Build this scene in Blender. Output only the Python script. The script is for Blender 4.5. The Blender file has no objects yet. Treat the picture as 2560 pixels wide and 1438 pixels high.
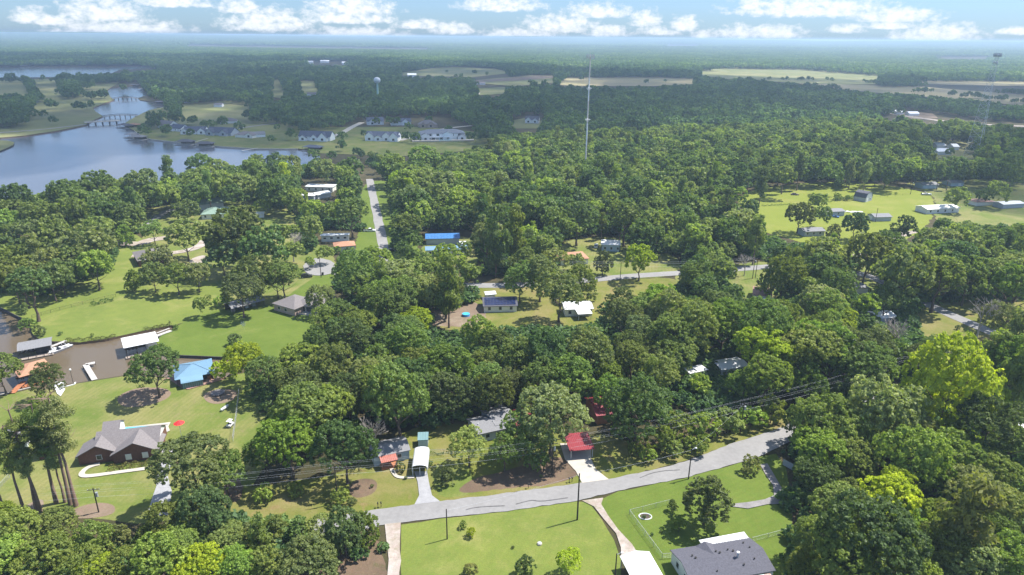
import bpy, math, random
import numpy as np
from mathutils import Matrix, Vector
from mathutils.geometry import delaunay_2d_cdt
D = bpy.data
scene = bpy.context.scene
COL = scene.collection
random.seed(7); rng = np.random.default_rng(7)
R = math.radians

# ------------------------------------------------------------------ camera
H = 95.0; F = 1707.0; PITCH = R(20.12); ROLL = R(0.50)
right0 = Vector((1, 0, 0)); up0 = Vector((0, math.sin(PITCH), math.cos(PITCH))); fwd = Vector((0, math.cos(PITCH), -math.sin(PITCH)))
RIGHT = right0*math.cos(ROLL) + up0*math.sin(ROLL)
UP = up0*math.cos(ROLL) - right0*math.sin(ROLL)
cam_d = D.cameras.new('camera'); cam = D.objects.new('camera', cam_d); COL.objects.link(cam)
cam_d.sensor_width = 36; cam_d.lens = F/2560*36; cam_d.clip_start = 1; cam_d.clip_end = 90000
m = Matrix.Identity(4)
for i in range(3):
    m[i][0] = RIGHT[i]; m[i][1] = UP[i]; m[i][2] = -fwd[i]
m[2][3] = H
cam.matrix_world = m
scene.camera = cam

# ------------------------------------------------------------------ light
SUN_EL, SUN_ROT = R(58), R(68)          # rotation clockwise from +Y
sdir = Vector((math.sin(SUN_ROT)*math.cos(SUN_EL), math.cos(SUN_ROT)*math.cos(SUN_EL), math.sin(SUN_EL)))
sl = D.lights.new('sun', 'SUN'); sun = D.objects.new('sun', sl); COL.objects.link(sun)
sl.energy = 5.0; sl.angle = R(0.53); sl.color = (1.0, 0.955, 0.88)
sun.rotation_euler = sdir.to_track_quat('Z', 'Y').to_euler()
w = D.worlds.new('World'); scene.world = w; w.use_nodes = True
NT = w.node_tree; NT.nodes.clear()
def N(t, typ, **kw):
    n = t.nodes.new(typ)
    for k, v in kw.items(): setattr(n, k, v)
    return n
def MATH(t, op, a, b=None, c=None):
    n = t.nodes.new('ShaderNodeMath'); n.operation = op
    for i, v in enumerate((a, b, c)):
        if v is None: continue
        if isinstance(v, (int, float)): n.inputs[i].default_value = v
        else: t.links.new(v, n.inputs[i])
    return n.outputs[0]
def MIX(t, f, a, b, mode='MIX'):
    n = t.nodes.new('ShaderNodeMix'); n.data_type = 'RGBA'; n.blend_type = mode; n.clamp_factor = True
    for s, v in ((n.inputs[0], f), (n.inputs[6], a), (n.inputs[7], b)):
        if hasattr(v, 'is_output'): t.links.new(v, s)
        elif isinstance(v, (int, float)): s.default_value = v
        else: s.default_value = (v[0], v[1], v[2], 1)
    return n.outputs[2]
def NOISE(t, vec, scale, detail=3, rough=.55, dist=0):
    n = t.nodes.new('ShaderNodeTexNoise'); n.inputs['Scale'].default_value = scale; n.inputs['Detail'].default_value = detail
    n.inputs['Roughness'].default_value = rough; n.inputs['Distortion'].default_value = dist
    if vec is not None: t.links.new(vec, n.inputs['Vector'])
    return n.outputs[0]
def RAMP(t, f, stops):
    n = t.nodes.new('ShaderNodeValToRGB'); t.links.new(f, n.inputs[0]); e = n.color_ramp.elements
    while len(e) < len(stops): e.new(.5)
    for i, (p, c) in enumerate(stops):
        e[i].position = p; e[i].color = (c, c, c, 1) if isinstance(c, (int, float)) else (c[0], c[1], c[2], 1)
    return n.outputs[0]

sky = N(NT, 'ShaderNodeTexSky', sky_type='NISHITA', sun_disc=False)
sky.sun_elevation = SUN_EL; sky.sun_rotation = SUN_ROT; sky.air_density = 1.0; sky.dust_density = 0.25; sky.ozone_density = 2.0; sky.altitude = 0
tc = N(NT, 'ShaderNodeTexCoord'); sep = N(NT, 'ShaderNodeSeparateXYZ'); NT.links.new(tc.outputs['Generated'], sep.inputs[0])
az = MATH(NT, 'ARCTAN2', sep.outputs[0], sep.outputs[1]); el = MATH(NT, 'ARCSINE', sep.outputs[2])
# cloud field in (azimuth, elevation) degrees
azd = MATH(NT, 'MULTIPLY', az, 57.3); eld = MATH(NT, 'MULTIPLY', el, 57.3)
cmb = N(NT, 'ShaderNodeCombineXYZ'); NT.links.new(azd, cmb.inputs[0]); NT.links.new(MATH(NT, 'MULTIPLY', eld, 1.5), cmb.inputs[1])
puff = NOISE(NT, cmb.outputs[0], 1.3, 6, .62)
puff2 = NOISE(NT, cmb.outputs[0], 0.28, 3, .5)
CL = [(75, 40, 30, 12), (260, 30, 75, 20), (130, 52, 45, 9), (300, 68, 120, 12), (430, 6, 75, 9), (600, 20, 45, 12), (670, 55, 95, 20), (880, 18, 90, 16), (860, 45, 110, 12),
      (890, 82, 110, 9), (1050, 62, 60, 9), (1130, 73, 50, 11), (1250, 12, 90, 14), (1190, 12, 20, 8), (1400, 62, 90, 16), (1300, 84, 90, 9), (1490, 30, 75, 13), (1520, 80, 50, 10),
      (1610, 48, 34, 15), (1650, 80, 45, 8), (1710, 62, 34, 14), (1765, 86, 30, 8), (1840, 82, 38, 13), (1940, 82, 60, 12), (2020, 20, 150, 18), (2230, 40, 80, 13), (1880, 12, 30, 12), (2120, 73, 34, 8), (2345, 86, 80, 14),
      (2220, 65, 50, 7), (2540, 80, 30, 6), (1000, 90, 40, 6), (190, 88, 90, 8)]
f_ = None
for (cx, cy, ww, hh) in CL:
    dd = (fwd*F + RIGHT*(cx-1280) - UP*(cy+hh*0.5-719)).normalized()
    a0 = math.degrees(math.atan2(dd.x, dd.y)); e0 = math.degrees(math.asin(dd.z))
    u = MATH(NT, 'MULTIPLY_ADD', azd, 1/(ww*.036), -a0/(ww*.036)); v = MATH(NT, 'MULTIPLY_ADD', eld, 1/(hh*2.1*.031), -e0/(hh*2.1*.031))
    v = MATH(NT, 'MAXIMUM', v, MATH(NT, 'MULTIPLY', v, -3.0))
    q = MATH(NT, 'SUBTRACT', 1.0, MATH(NT, 'ADD', MATH(NT, 'MULTIPLY', u, u), MATH(NT, 'MULTIPLY', v, v)))
    f_ = q if f_ is None else MATH(NT, 'MAXIMUM', f_, q)
f_ = MATH(NT, 'MAXIMUM', f_, -1.6)
wide = MATH(NT, 'MULTIPLY_ADD', puff2, 5.0, -2.9)
inside = MATH(NT, 'LESS_THAN', eld, 4.2)
f_ = MATH(NT, 'MAXIMUM', f_, MATH(NT, 'MULTIPLY_ADD', inside, -6.0, wide))
dens = MATH(NT, 'ADD', f_, MATH(NT, 'MULTIPLY_ADD', puff, 4.2, -2.15))
dn = N(NT, 'ShaderNodeMapRange'); NT.links.new(dens, dn.inputs[0]); dn.inputs[1].default_value = -0.55; dn.inputs[2].default_value = 1.2; dn.interpolation_type = 'SMOOTHSTEP'
fin = NOISE(NT, cmb.outputs[0], 2.2, 4, .6)
ccol = MIX(NT, RAMP(NT, fin, [(.3, 0), (.7, 1)]), (4.0, 4.2, 4.5), (5.0, 5.05, 5.1))
hz = N(NT, 'ShaderNodeMapRange'); NT.links.new(eld, hz.inputs[0]); hz.inputs[1].default_value = 0; hz.inputs[2].default_value = 25
blue = MIX(NT, hz.outputs[0], (0.245, 0.37, 0.62), (1, 1, 1))
skyc = MIX(NT, 1.0, sky.outputs[0], blue, 'MULTIPLY')
bg = N(NT, 'ShaderNodeBackground'); bg.inputs[1].default_value = 0.12
NT.links.new(MIX(NT, MATH(NT, 'MULTIPLY', dn.outputs[0], 0.93), skyc, ccol), bg.inputs[0])
wo = N(NT, 'ShaderNodeOutputWorld'); NT.links.new(bg.outputs[0], wo.inputs[0])
scene.view_settings.view_transform = 'Standard'; scene.view_settings.look = 'None'
scene.view_settings.exposure = 1.0; scene.view_settings.gamma = 1; scene.view_settings.use_curve_mapping = False
cy = scene.cycles
cy.use_denoising = True; cy.max_bounces = 5; cy.diffuse_bounces = 4; cy.glossy_bounces = 2; cy.transmission_bounces = 2; cy.volume_bounces = 1; cy.transparent_max_bounces = 8
cy.sample_clamp_indirect = 6; cy.caustics_reflective = False; cy.caustics_refractive = False
cy.use_adaptive_sampling = False
try: cy.denoiser = 'OPENIMAGEDENOISE'
except Exception: pass

# ------------------------------------------------------------------ pixel of the survey picture -> place on a level plane, and back
def G(px, py, z=0.0):
    d = fwd*F + RIGHT*(px-1280) - UP*(py-719)
    t = (H-z)/max(-d.z, 1e-3)
    return (d.x*t, d.y*t)
def proj(x, y, z):
    v = Vector((x, y, z-H)); dz = v.dot(fwd)
    return 1280 + F*v.dot(RIGHT)/dz, 719 - F*v.dot(UP)/dz, dz
def projn(P):
    P = np.asarray(P, float) - np.array([0, 0, H]); dz = P @ np.array(fwd)
    return 1280 + F*(P @ np.array(RIGHT))/dz, 719 - F*(P @ np.array(UP))/dz, dz
def inpoly(px, py, poly):
    px = np.asarray(px, float); py = np.asarray(py, float); ins = np.zeros(px.shape, bool); n = len(poly)
    for i in range(n):
        x1, y1 = poly[i][:2]; x2, y2 = poly[(i+1) % n][:2]
        if y1 == y2: continue
        c = ((y1 > py) != (y2 > py)) & (px < (x2-x1)*(py-y1)/(y2-y1)+x1)
        ins ^= c
    return ins

# ------------------------------------------------------------------ materials
MATS = {}
def base_mat(name):
    mt = D.materials.new(name); mt.use_nodes = True; t = mt.node_tree; b = t.nodes['Principled BSDF']
    g = N(t, 'ShaderNodeNewGeometry')
    return mt, t, b, g.outputs['Position']
def mat(name, c, rough=.7, var=.18, scale=.8, metal=0, spec=.3, bump=0.0, c2=None):
    if name in MATS: return MATS[name]
    mt, t, b, pos = base_mat(name)
    tc = N(t, 'ShaderNodeTexCoord').outputs['Object']
    n1 = NOISE(t, tc, scale, 4, .6); n2 = NOISE(t, tc, scale*9, 2, .6)
    f = MATH(t, 'MULTIPLY_ADD', n2, .4, MATH(t, 'MULTIPLY', n1, .6))
    f = RAMP(t, f, [(.35, 0), (.65, 1)])
    lo = [v*(1-var) for v in c]; hi = [min(1, v*(1+var)) for v in c] if c2 is None else c2
    t.links.new(MIX(t, f, lo, hi), b.inputs['Base Color'])
    b.inputs['Roughness'].default_value = rough; b.inputs['Metallic'].default_value = metal; b.inputs['Specular IOR Level'].default_value = spec
    if bump:
        bp = N(t, 'ShaderNodeBump'); bp.inputs['Strength'].default_value = bump; bp.inputs['Distance'].default_value = .05
        t.links.new(n2, bp.inputs['Height']); t.links.new(bp.outputs[0], b.inputs['Normal'])
    MATS[name] = mt
    return mt
def grass(name, c1, c2, dry, drylo=.62, dryhi=.75, stripe=0, sang=0, extra=None, sc=1.0):
    mt, t, b, pos = base_mat(name)
    big = NOISE(t, pos, .035*sc, 4, .6, .6); mid = NOISE(t, pos, .25*sc, 4, .65); fine = NOISE(t, pos, 2.6, 3, .7)
    f = MATH(t, 'MULTIPLY_ADD', mid, .45, MATH(t, 'MULTIPLY', big, .55))
    col = MIX(t, RAMP(t, f, [(.38, 0), (.6, 1)]), c1, c2)
    d = NOISE(t, pos, .06*sc, 5, .7, .3)
    col = MIX(t, RAMP(t, d, [(drylo-.08, 0), (dryhi-.02, .85)]), col, dry)
    if extra is not None:
        col = MIX(t, RAMP(t, NOISE(t, pos, .11*sc, 5, .7, 1.0), [(.58, 0), (.68, .8)]), col, extra)
    if stripe:
        mp = N(t, 'ShaderNodeMapping'); mp.inputs['Rotation'].default_value = (0, 0, sang); t.links.new(pos, mp.inputs[0])
        wv = N(t, 'ShaderNodeTexWave'); wv.inputs['Scale'].default_value = .22; wv.inputs['Distortion'].default_value = 1.2; t.links.new(mp.outputs[0], wv.inputs[0])
        col = MIX(t, MATH(t, 'MULTIPLY', wv.outputs['Fac'] if 'Fac' in wv.outputs else wv.outputs[1], stripe), col, [v*.78 for v in c1])
    mot = NOISE(t, pos, .8, 4, .7)
    col = MIX(t, MATH(t, 'MULTIPLY', RAMP(t, mot, [(.35, 0), (.7, 1)]), .38), col, [c1[0]*1.25+.03, c1[1]*1.02, c1[2]*1.2+.01])
    col = MIX(t, MATH(t, 'MULTIPLY', RAMP(t, fine, [(.3, 0), (.75, 1)]), .4), col, [v*.5 for v in c1])
    t.links.new(col, b.inputs['Base Color']); b.inputs['Roughness'].default_value = .9; b.inputs['Specular IOR Level'].default_value = .12
    bp = N(t, 'ShaderNodeBump'); bp.inputs['Strength'].default_value = .5; bp.inputs['Distance'].default_value = .12
    t.links.new(fine, bp.inputs['Height']); t.links.new(bp.outputs[0], b.inputs['Normal'])
    MATS[name] = mt; return mt
G_FLOOR = grass('forest_floor', (0.036, 0.040, 0.016), (0.068, 0.064, 0.028), (0.136, 0.096, 0.056), .6, .72)
G_YEL = grass('lawn_yellow_green', (0.111, 0.157, 0.029), (0.164, 0.203, 0.039), (0.288, 0.264, 0.096), .6, .76, .12, .5)
G_BRI = grass('lawn_bright_green', (0.083, 0.133, 0.018), (0.118, 0.168, 0.027), (0.216, 0.224, 0.072), .68, .8, .15, 1.0)
G_MIX = grass('lawn_patchy', (0.095, 0.143, 0.024), (0.146, 0.180, 0.038), (0.256, 0.224, 0.096), .5, .64, .2, .2, (0.208, 0.176, 0.088))
G_DRY = grass('verge_grass', (0.099, 0.132, 0.020), (0.152, 0.168, 0.030), (0.240, 0.192, 0.088), .5, .66, 0, 0, (0.224, 0.152, 0.080))
G_LIME = grass('pasture_lime', (0.144, 0.189, 0.022), (0.190, 0.224, 0.034), (0.272, 0.256, 0.080), .6, .75, .2, .1, None, .5)
G_FIELD = grass('pasture_far', (0.136, 0.160, 0.056), (0.184, 0.200, 0.072), (0.272, 0.248, 0.120), .55, .68, 0, 0, None, .12)
G_TAN = grass('pasture_tan', (0.208, 0.200, 0.096), (0.256, 0.232, 0.112), (0.320, 0.264, 0.152), .5, .62, 0, 0, None, .1)
G_DIRT = grass('bare_dirt', (0.160, 0.124, 0.088), (0.224, 0.176, 0.120), (0.304, 0.264, 0.192), .6, .72, 0, 0, (0.104, 0.112, 0.040))
G_LEAF = grass('leaf_litter', (0.104, 0.080, 0.052), (0.152, 0.112, 0.072), (0.224, 0.160, 0.104), .6, .72, 0, 0, (0.072, 0.080, 0.028))
G_GRAV = grass('pale_gravel', (0.336, 0.312, 0.272), (0.464, 0.440, 0.400), (0.240, 0.200, 0.144), .47, .6, 0, 0, (0.160, 0.168, 0.064), 3)
M_ASPH = mat('weathered_asphalt', (.215, .21, .208), .9, .13, .12, bump=.3)
M_ASPHD = mat('dark_asphalt', (.20, .19, .19), .9, .2, .4, bump=.3)
M_CONC = mat('concrete', (.40, .37, .32), .85, .12, .5)
M_CONCG = mat('grey_concrete', (.27, .27, .28), .85, .15, .5)
M_BANK = mat('muddy_bank', (.13, .085, .05), .95, .35, .6)
M_SEAWALL = mat('dark_timber_seawall', (.05, .045, .045), .8, .3, 1)
M_LW = mat('bright_white_siding', (.82, .83, .84), .6, .03)
M_WHITE = mat('white_metal', (.62, .63, .64), .45, .05, .5)
M_CREAM = mat('cream_siding', (.70, .69, .64), .6, .08)
M_GREYW = mat('grey_siding', (.36, .39, .43), .6, .1)
M_BLUEW = mat('blue_grey_siding', (.33, .42, .48), .6, .1)
M_BRICK = mat('tan_brick', (.40, .30, .25), .85, .2, 3)
M_BRICKR = mat('brown_brick', (.135, .065, .045), .9, .3, 3)
M_SH_DK = mat('charcoal_shingle', (.085, .085, .105), .85, .25, 3, bump=.5)
M_SH_GR = mat('grey_shingle', (.165, .15, .152), .85, .22, 3, bump=.5)
M_SH_LG = mat('light_grey_shingle', (.19, .19, .20), .85, .18, 3, bump=.5)
M_SH_BR = mat('brown_shingle', (.30, .18, .15), .85, .2, 2)
M_SH_NV = mat('navy_shingle', (.055, .07, .11), .8, .2, 2)
M_SH_ORG = mat('orange_shingle', (.36, .19, .12), .8, .15, 2)
M_RED = mat('red_metal_roof', (.24, .035, .045), .45, .12, .6)
M_REDT = mat('faded_red_roof', (.36, .13, .10), .6, .2, .8)
M_BLUE = mat('sky_blue_metal_roof', (.15, .26, .37), .4, .07, .4)
M_BLUET = mat('blue_tarp', (.04, .15, .36), .5, .2, .7)
M_TEAL = mat('teal_metal', (.15, .25, .27), .5, .12)
M_GREENR = mat('green_metal_roof', (.20, .28, .23), .5, .1, .5)
M_DKWOOD = mat('dark_wood', (.06, .045, .035), .8, .3)
M_WOOD = mat('weathered_wood', (.30, .25, .21), .85, .25, 2)
M_WOODG = mat('grey_dock_wood', (.40, .38, .36), .85, .15, 2)
M_WOODR = mat('reddish_wood', (.33, .13, .06), .8, .25, 2)
M_POLE = mat('pole_wood', (.035, .028, .024), .85, .3, 2)
M_TOWER = mat('pale_galvanised_steel', (.5, .53, .56), .6, .1)
M_STEEL = mat('galvanised_steel', (.42, .44, .46), .5, .15, 1, metal=.3)
M_WIRE = mat('aluminium_wire', (.38, .40, .43), .5, .1)
M_GLASS = mat('window_glass', (.03, .035, .045), .12, .2, 1, spec=.6)
M_BLACK = mat('black_rubber', (.02, .02, .02), .7, .2)
M_BARK = mat('bark_brown', (.11, .08, .06), .9, .35, 2, bump=.4)
M_BARKP = mat('bark_pine', (.19, .13, .10), .9, .3, 2, bump=.4)
M_RUST = mat('rusty_metal', (.40, .16, .10), .7, .35, 2, c2=(.62, .52, .48))
M_POOL = mat('pool_water', (.06, .42, .55), .08, .1, .5, spec=.6)
M_SOLAR = mat('solar_panel_glass', (.012, .02, .07), .15, .2, .5, spec=.6)
M_TARPB = mat('bright_blue_cover', (.08, .30, .65), .5, .1)
M_REDCAN = mat('red_canvas', (.70, .03, .03), .7, .1)
def water(name, c, bump, sc):
    mt, t, b, pos = base_mat(name)
    n1 = NOISE(t, pos, sc, 3, .6); n2 = NOISE(t, pos, .012, 3, .5)
    t.links.new(MIX(t, n2, [v*.85 for v in c], [v*1.15 for v in c]), b.inputs['Base Color'])
    b.inputs['Roughness'].default_value = .12; b.inputs['IOR'].default_value = 1.33; b.inputs['Specular IOR Level'].default_value = .5
    bp = N(t, 'ShaderNodeBump'); bp.inputs['Strength'].default_value = bump; bp.inputs['Distance'].default_value = .1
    t.links.new(n1, bp.inputs['Height']); t.links.new(bp.outputs[0], b.inputs['Normal'])
    return mt
M_LAKE = water('lake_water', (.085, .09, .105), .5, .9)
M_CANAL = water('canal_water', (.105, .08, .052), .25, 1.3)
def leafmat(name, per_object=True, stops=None):
    mt = D.materials.new(name); mt.use_nodes = True; t = mt.node_tree; t.nodes.clear()
    oi = N(t, 'ShaderNodeObjectInfo'); g = N(t, 'ShaderNodeNewGeometry')
    if per_object: c = oi.outputs['Color']
    else: c = RAMP(t, oi.outputs['Random'], stops)
    c = MIX(t, RAMP(t, g.outputs['Random Per Island'], [(0, 0), (1, 1)]), MIX(t, 1.0, c, (1.15, 1.17, 1.08), 'MULTIPLY'), MIX(t, 1.0, c, (2.05, 1.92, 1.6), 'MULTIPLY'))
    tco = N(t, 'ShaderNodeTexCoord'); c = MIX(t, RAMP(t, NOISE(t, tco.outputs['Object'], 1.6, 3, .6), [(.35, 0), (.65, 1)]), MIX(t, 1.0, c, (.78, .86, .9), 'MULTIPLY'), MIX(t, 1.0, c, (1.2, 1.2, 1.15), 'MULTIPLY'))
    df = N(t, 'ShaderNodeBsdfDiffuse'); tr = N(t, 'ShaderNodeBsdfTranslucent'); gl = N(t, 'ShaderNodeBsdfGlossy'); gl.inputs['Roughness'].default_value = .5
    gl.inputs['Color'].default_value = (.8, .85, .8, 1)
    t.links.new(c, df.inputs[0]); t.links.new(MIX(t, 1.0, c, (1.3, 1.4, .45), 'MULTIPLY'), tr.inputs[0])
    m1 = N(t, 'ShaderNodeMixShader'); m1.inputs[0].default_value = .42; t.links.new(df.outputs[0], m1.inputs[1]); t.links.new(tr.outputs[0], m1.inputs[2])
    m2 = N(t, 'ShaderNodeMixShader'); m2.inputs[0].default_value = .012; t.links.new(m1.outputs[0], m2.inputs[1]); t.links.new(gl.outputs[0], m2.inputs[2])
    o = N(t, 'ShaderNodeOutputMaterial'); t.links.new(m2.outputs[0], o.inputs[0])
    return mt
M_LEAF = leafmat('foliage')
M_LEAFR = leafmat('woodland_foliage', False, [(0, (.06, .095, .032)), (.25, (.085, .125, .038)), (.5, (.11, .15, .04)), (.7, (.145, .18, .05)), (.85, (.13, .155, .06)), (1, (.19, .25, .04))])
M_LEAFF = leafmat('far_woodland_foliage', False, [(0, (.048, .088, .036)), (.5, (.066, .112, .042)), (.85, (.085, .135, .048)), (1, (.12, .17, .055))])

# ------------------------------------------------------------------ mesh helpers
class MB:
    def __init__(s): s.v = []; s.f = []
    def add(s, vs, fs):
        o = len(s.v); s.v += [tuple(v) for v in vs]; s.f += [tuple(i+o for i in f) for f in fs]; return s
    def box(s, x0, x1, y0, y1, z0, z1):
        return s.add([(x0,y0,z0),(x1,y0,z0),(x1,y1,z0),(x0,y1,z0),(x0,y0,z1),(x1,y0,z1),(x1,y1,z1),(x0,y1,z1)],
                     [(0,3,2,1),(4,5,6,7),(0,1,5,4),(1,2,6,5),(2,3,7,6),(3,0,4,7)])
    def tube(s, a, b, r0, r1=None, n=6, caps=True):
        a = Vector(a); b = Vector(b); r1 = r0 if r1 is None else r1; d = (b-a)
        if d.length < 1e-6: return s
        d.normalize(); u = d.orthogonal().normalized(); w_ = d.cross(u); vs = []
        for p, r in ((a, r0), (b, r1)):
            for k in range(n):
                t = 2*math.pi*k/n; vs.append(p + (u*math.cos(t)+w_*math.sin(t))*r)
        fs = [(k, (k+1) % n, n+(k+1) % n, n+k) for k in range(n)]
        if caps: fs += [tuple(range(n-1, -1, -1)), tuple(range(n, 2*n))]
        return s.add(vs, fs)
    def poly_tube(s, pts, r, n=4):
        for a, b in zip(pts[:-1], pts[1:]): s.tube(a, b, r, r, n, False)
        return s
    def prism(s, prof, x0, x1):      # profile in (y,z) run along x
        n = len(prof); vs = [(x0, y, z) for y, z in prof] + [(x1, y, z) for y, z in prof]
        return s.add(vs, [tuple(range(n))[::-1], tuple(range(n, 2*n))] + [(k, (k+1) % n, n+(k+1) % n, n+k) for k in range(n)])
    def slab(s, prof, x0, x1, t):    # open profile thickened downwards
        return s.prism(list(prof) + [(y, z-t) for y, z in reversed(prof)], x0, x1)
    def sphere(s, c, r, nu=10, nv=6, sz=1.0):
        vs = [(c[0], c[1], c[2]-r*sz)]
        for j in range(1, nv):
            ph = -math.pi/2 + math.pi*j/nv
            for i in range(nu):
                th = 2*math.pi*i/nu; vs.append((c[0]+r*math.cos(ph)*math.cos(th), c[1]+r*math.cos(ph)*math.sin(th), c[2]+r*sz*math.sin(ph)))
        vs.append((c[0], c[1], c[2]+r*sz)); fs = []
        for i in range(nu): fs.append((0, 1+(i+1) % nu, 1+i)); fs.append((len(vs)-1, 1+(nv-2)*nu+i, 1+(nv-2)*nu+(i+1) % nu))
        for j in range(nv-2):
            for i in range(nu): a = 1+j*nu; fs.append((a+i, a+(i+1) % nu, a+nu+(i+1) % nu, a+nu+i))
        return s.add(vs, fs)
    def mesh(s, name, m, smooth=False):
        me = D.meshes.new(name); me.from_pydata(s.v, [], s.f); me.materials.append(m)
        if smooth: me.polygons.foreach_set('use_smooth', [True]*len(me.polygons))
        me.update(); return me
    def build(s, name, m, parent=None, smooth=False):
        return obj(name, s.mesh(name, m, smooth), parent)
def obj(name, data, parent=None):
    o = D.objects.new(name, data); COL.objects.link(o)
    if parent is not None: o.parent = parent
    return o
def tag(o, label=None, cat=None, group=None, kind=None):
    if label: o['label'] = label
    if cat: o['category'] = cat
    if group: o['group'] = group
    if kind: o['kind'] = kind
    return o
LAND = []
def thing(name, label, cat, x, y, rot=0, z=0, group=None, land=None):
    o = obj(name, None); o.empty_display_size = .5; o.location = (x, y, z); o.rotation_euler = (0, 0, rot)
    tag(o, label, cat, group)
    if land: LAND.append((land, x, y))
    return o
def copy_thing(root, x, y, rot, label, group=None, scale=1):
    c = root.copy(); COL.objects.link(c); c.location = (x, y, root.location.z); c.rotation_euler = (0, 0, rot); c.scale = (scale,)*3
    tag(c, label, None, group)
    for ch in root.children:
        d = ch.copy(); COL.objects.link(d); d.parent = c
        for g2 in ch.children:
            e = g2.copy(); COL.objects.link(e); e.parent = d
    return c
# ------------------------------------------------------------------ terrain, water
LAKE = [(-600,325),(-60,348),(0,345),(60,340),(140,328),(215,313),(226,305),(238,299),(258,291),(238,279),(232,270),(262,258),(286,250),(276,243),(268,226),(278,219),(335,214),(352,222),(372,237),(345,245),(350,250),(375,254),(400,258),(425,262),(415,268),(375,275),(355,284),(336,294),(322,302),(310,310),(318,318),(336,327),(345,335),(358,343),(380,349),(430,354),(500,362),(560,367),(640,372),(745,372),(765,375),(800,384),
        (800,405),(720,428),(620,440),(540,445),(440,455),(330,478),(230,492),(110,515),(0,540),(-100,560),(-600,600)]
CANAL = [(-600,700),(-60,745),(0,768),(58,798),(76,812),(82,835),(100,850),(150,857),(200,856),(260,849),(300,840),(340,831),(380,822),(430,813),(438,818),(405,838),(387,855),(400,872),(430,888),(550,893),(600,896),(600,912),(566,942),(530,948),(420,944),(320,937),(188,958),(162,962),(150,972),(77,970),(8,987),(-60,1000),(-600,1100)]
FARLAKE = [(-500,165),(0,167),(100,168),(265,168),(320,166),(395,164),(385,170),(300,174),(262,190),(120,193),(0,194),(-500,194)]
ponds = [[G(*p) for p in pl] for pl in (LAKE, CANAL, FARLAKE)]
def sm(a, b, x):
    t = np.clip((x-a)/(b-a), 0, 1); return t*t*(3-2*t)
def hgt(x, y):
    x = np.asarray(x, float); y = np.asarray(y, float); d = np.hypot(x, y); a = np.arctan2(x, y)
    n = .5+.22*np.sin(a*9+1.1)+.16*np.sin(a*23+2)+.12*np.sin(a*57+.4)
    n2 = .5+.5*np.sin(x/1900+1)*np.sin(y/2300+.5)
    left = sm(-.1, -.7, a)
    return np.minimum(sm(6500, 17500, d)*(55+26*n+16*left) + sm(4200, 7000, d)*n2*16, 96)
vs = []; es = []
def ring(pts):
    o = len(vs); vs.extend(Vector(p) for p in pts); n = len(pts); es.extend((o+i, o+(i+1) % n) for i in range(n))
S = 26000
ring([(-S,-S),(S,-S),(S,S),(-S,S)])
for p in ponds: ring(p)
for r_ in (4200,5000,6000,7000,8200,9500,11000,12500,14000,15500,17000,18000,20000):
    for k in range(0, 360, 3):
        vs.append(Vector((r_*math.sin(R(k+.7*(r_ % 7))), r_*math.cos(R(k+.7*(r_ % 7))))))
cv, ce, cf = delaunay_2d_cdt(vs, es, [], 0, .01)[:3]
cen = np.array([[sum(cv[i][0] for i in f)/3, sum(cv[i][1] for i in f)/3] for f in cf])
keep = np.ones(len(cf), bool)
for p in ponds: keep &= ~inpoly(cen[:, 0], cen[:, 1], p)
cz = hgt([v[0] for v in cv], [v[1] for v in cv])
gv = [(v[0], v[1], float(z)) for v, z in zip(cv, cz)]
me = D.meshes.new('ground'); me.from_pydata(gv, [], [f for f, k in zip(cf, keep) if k]); me.materials.append(G_FLOOR); me.update()
tag(obj('ground', me), 'rough grass and leaf covered land running out to the horizon hills', None, None, 'structure')
for pl, nm, mm, z, lb in ((ponds[0], 'lake', M_LAKE, -.8, 'wide grey blue lake behind the near shore trees'), (ponds[1], 'canal_water', M_CANAL, -.8, 'muddy brown canal water between the lawns'), (ponds[2], 'far_lake', M_LAKE, -.8, 'bright far arm of the lake near the left edge')):
    x0 = min(p[0] for p in pl)-30; x1 = max(p[0] for p in pl)+30; y0 = min(p[1] for p in pl)-15; y1 = max(p[1] for p in pl)+15
    b = MB(); b.add([(x0,y0,z),(x1,y0,z),(x1,y1,z),(x0,y1,z)], [(0,1,2,3)])
    tag(b.build(nm, mm), lb, None, None, 'structure')
b = MB()
for pl in ponds:
    for (x0, y0), (x1, y1) in zip(pl, pl[1:]+pl[:1]): b.add([(x0,y0,0),(x1,y1,0),(x1,y1,-1.6),(x0,y0,-1.6)], [(0,1,2,3)])
tag(b.build('bank', M_BANK), 'low muddy bank round the lake and the canal', None, None, 'structure')

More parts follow.
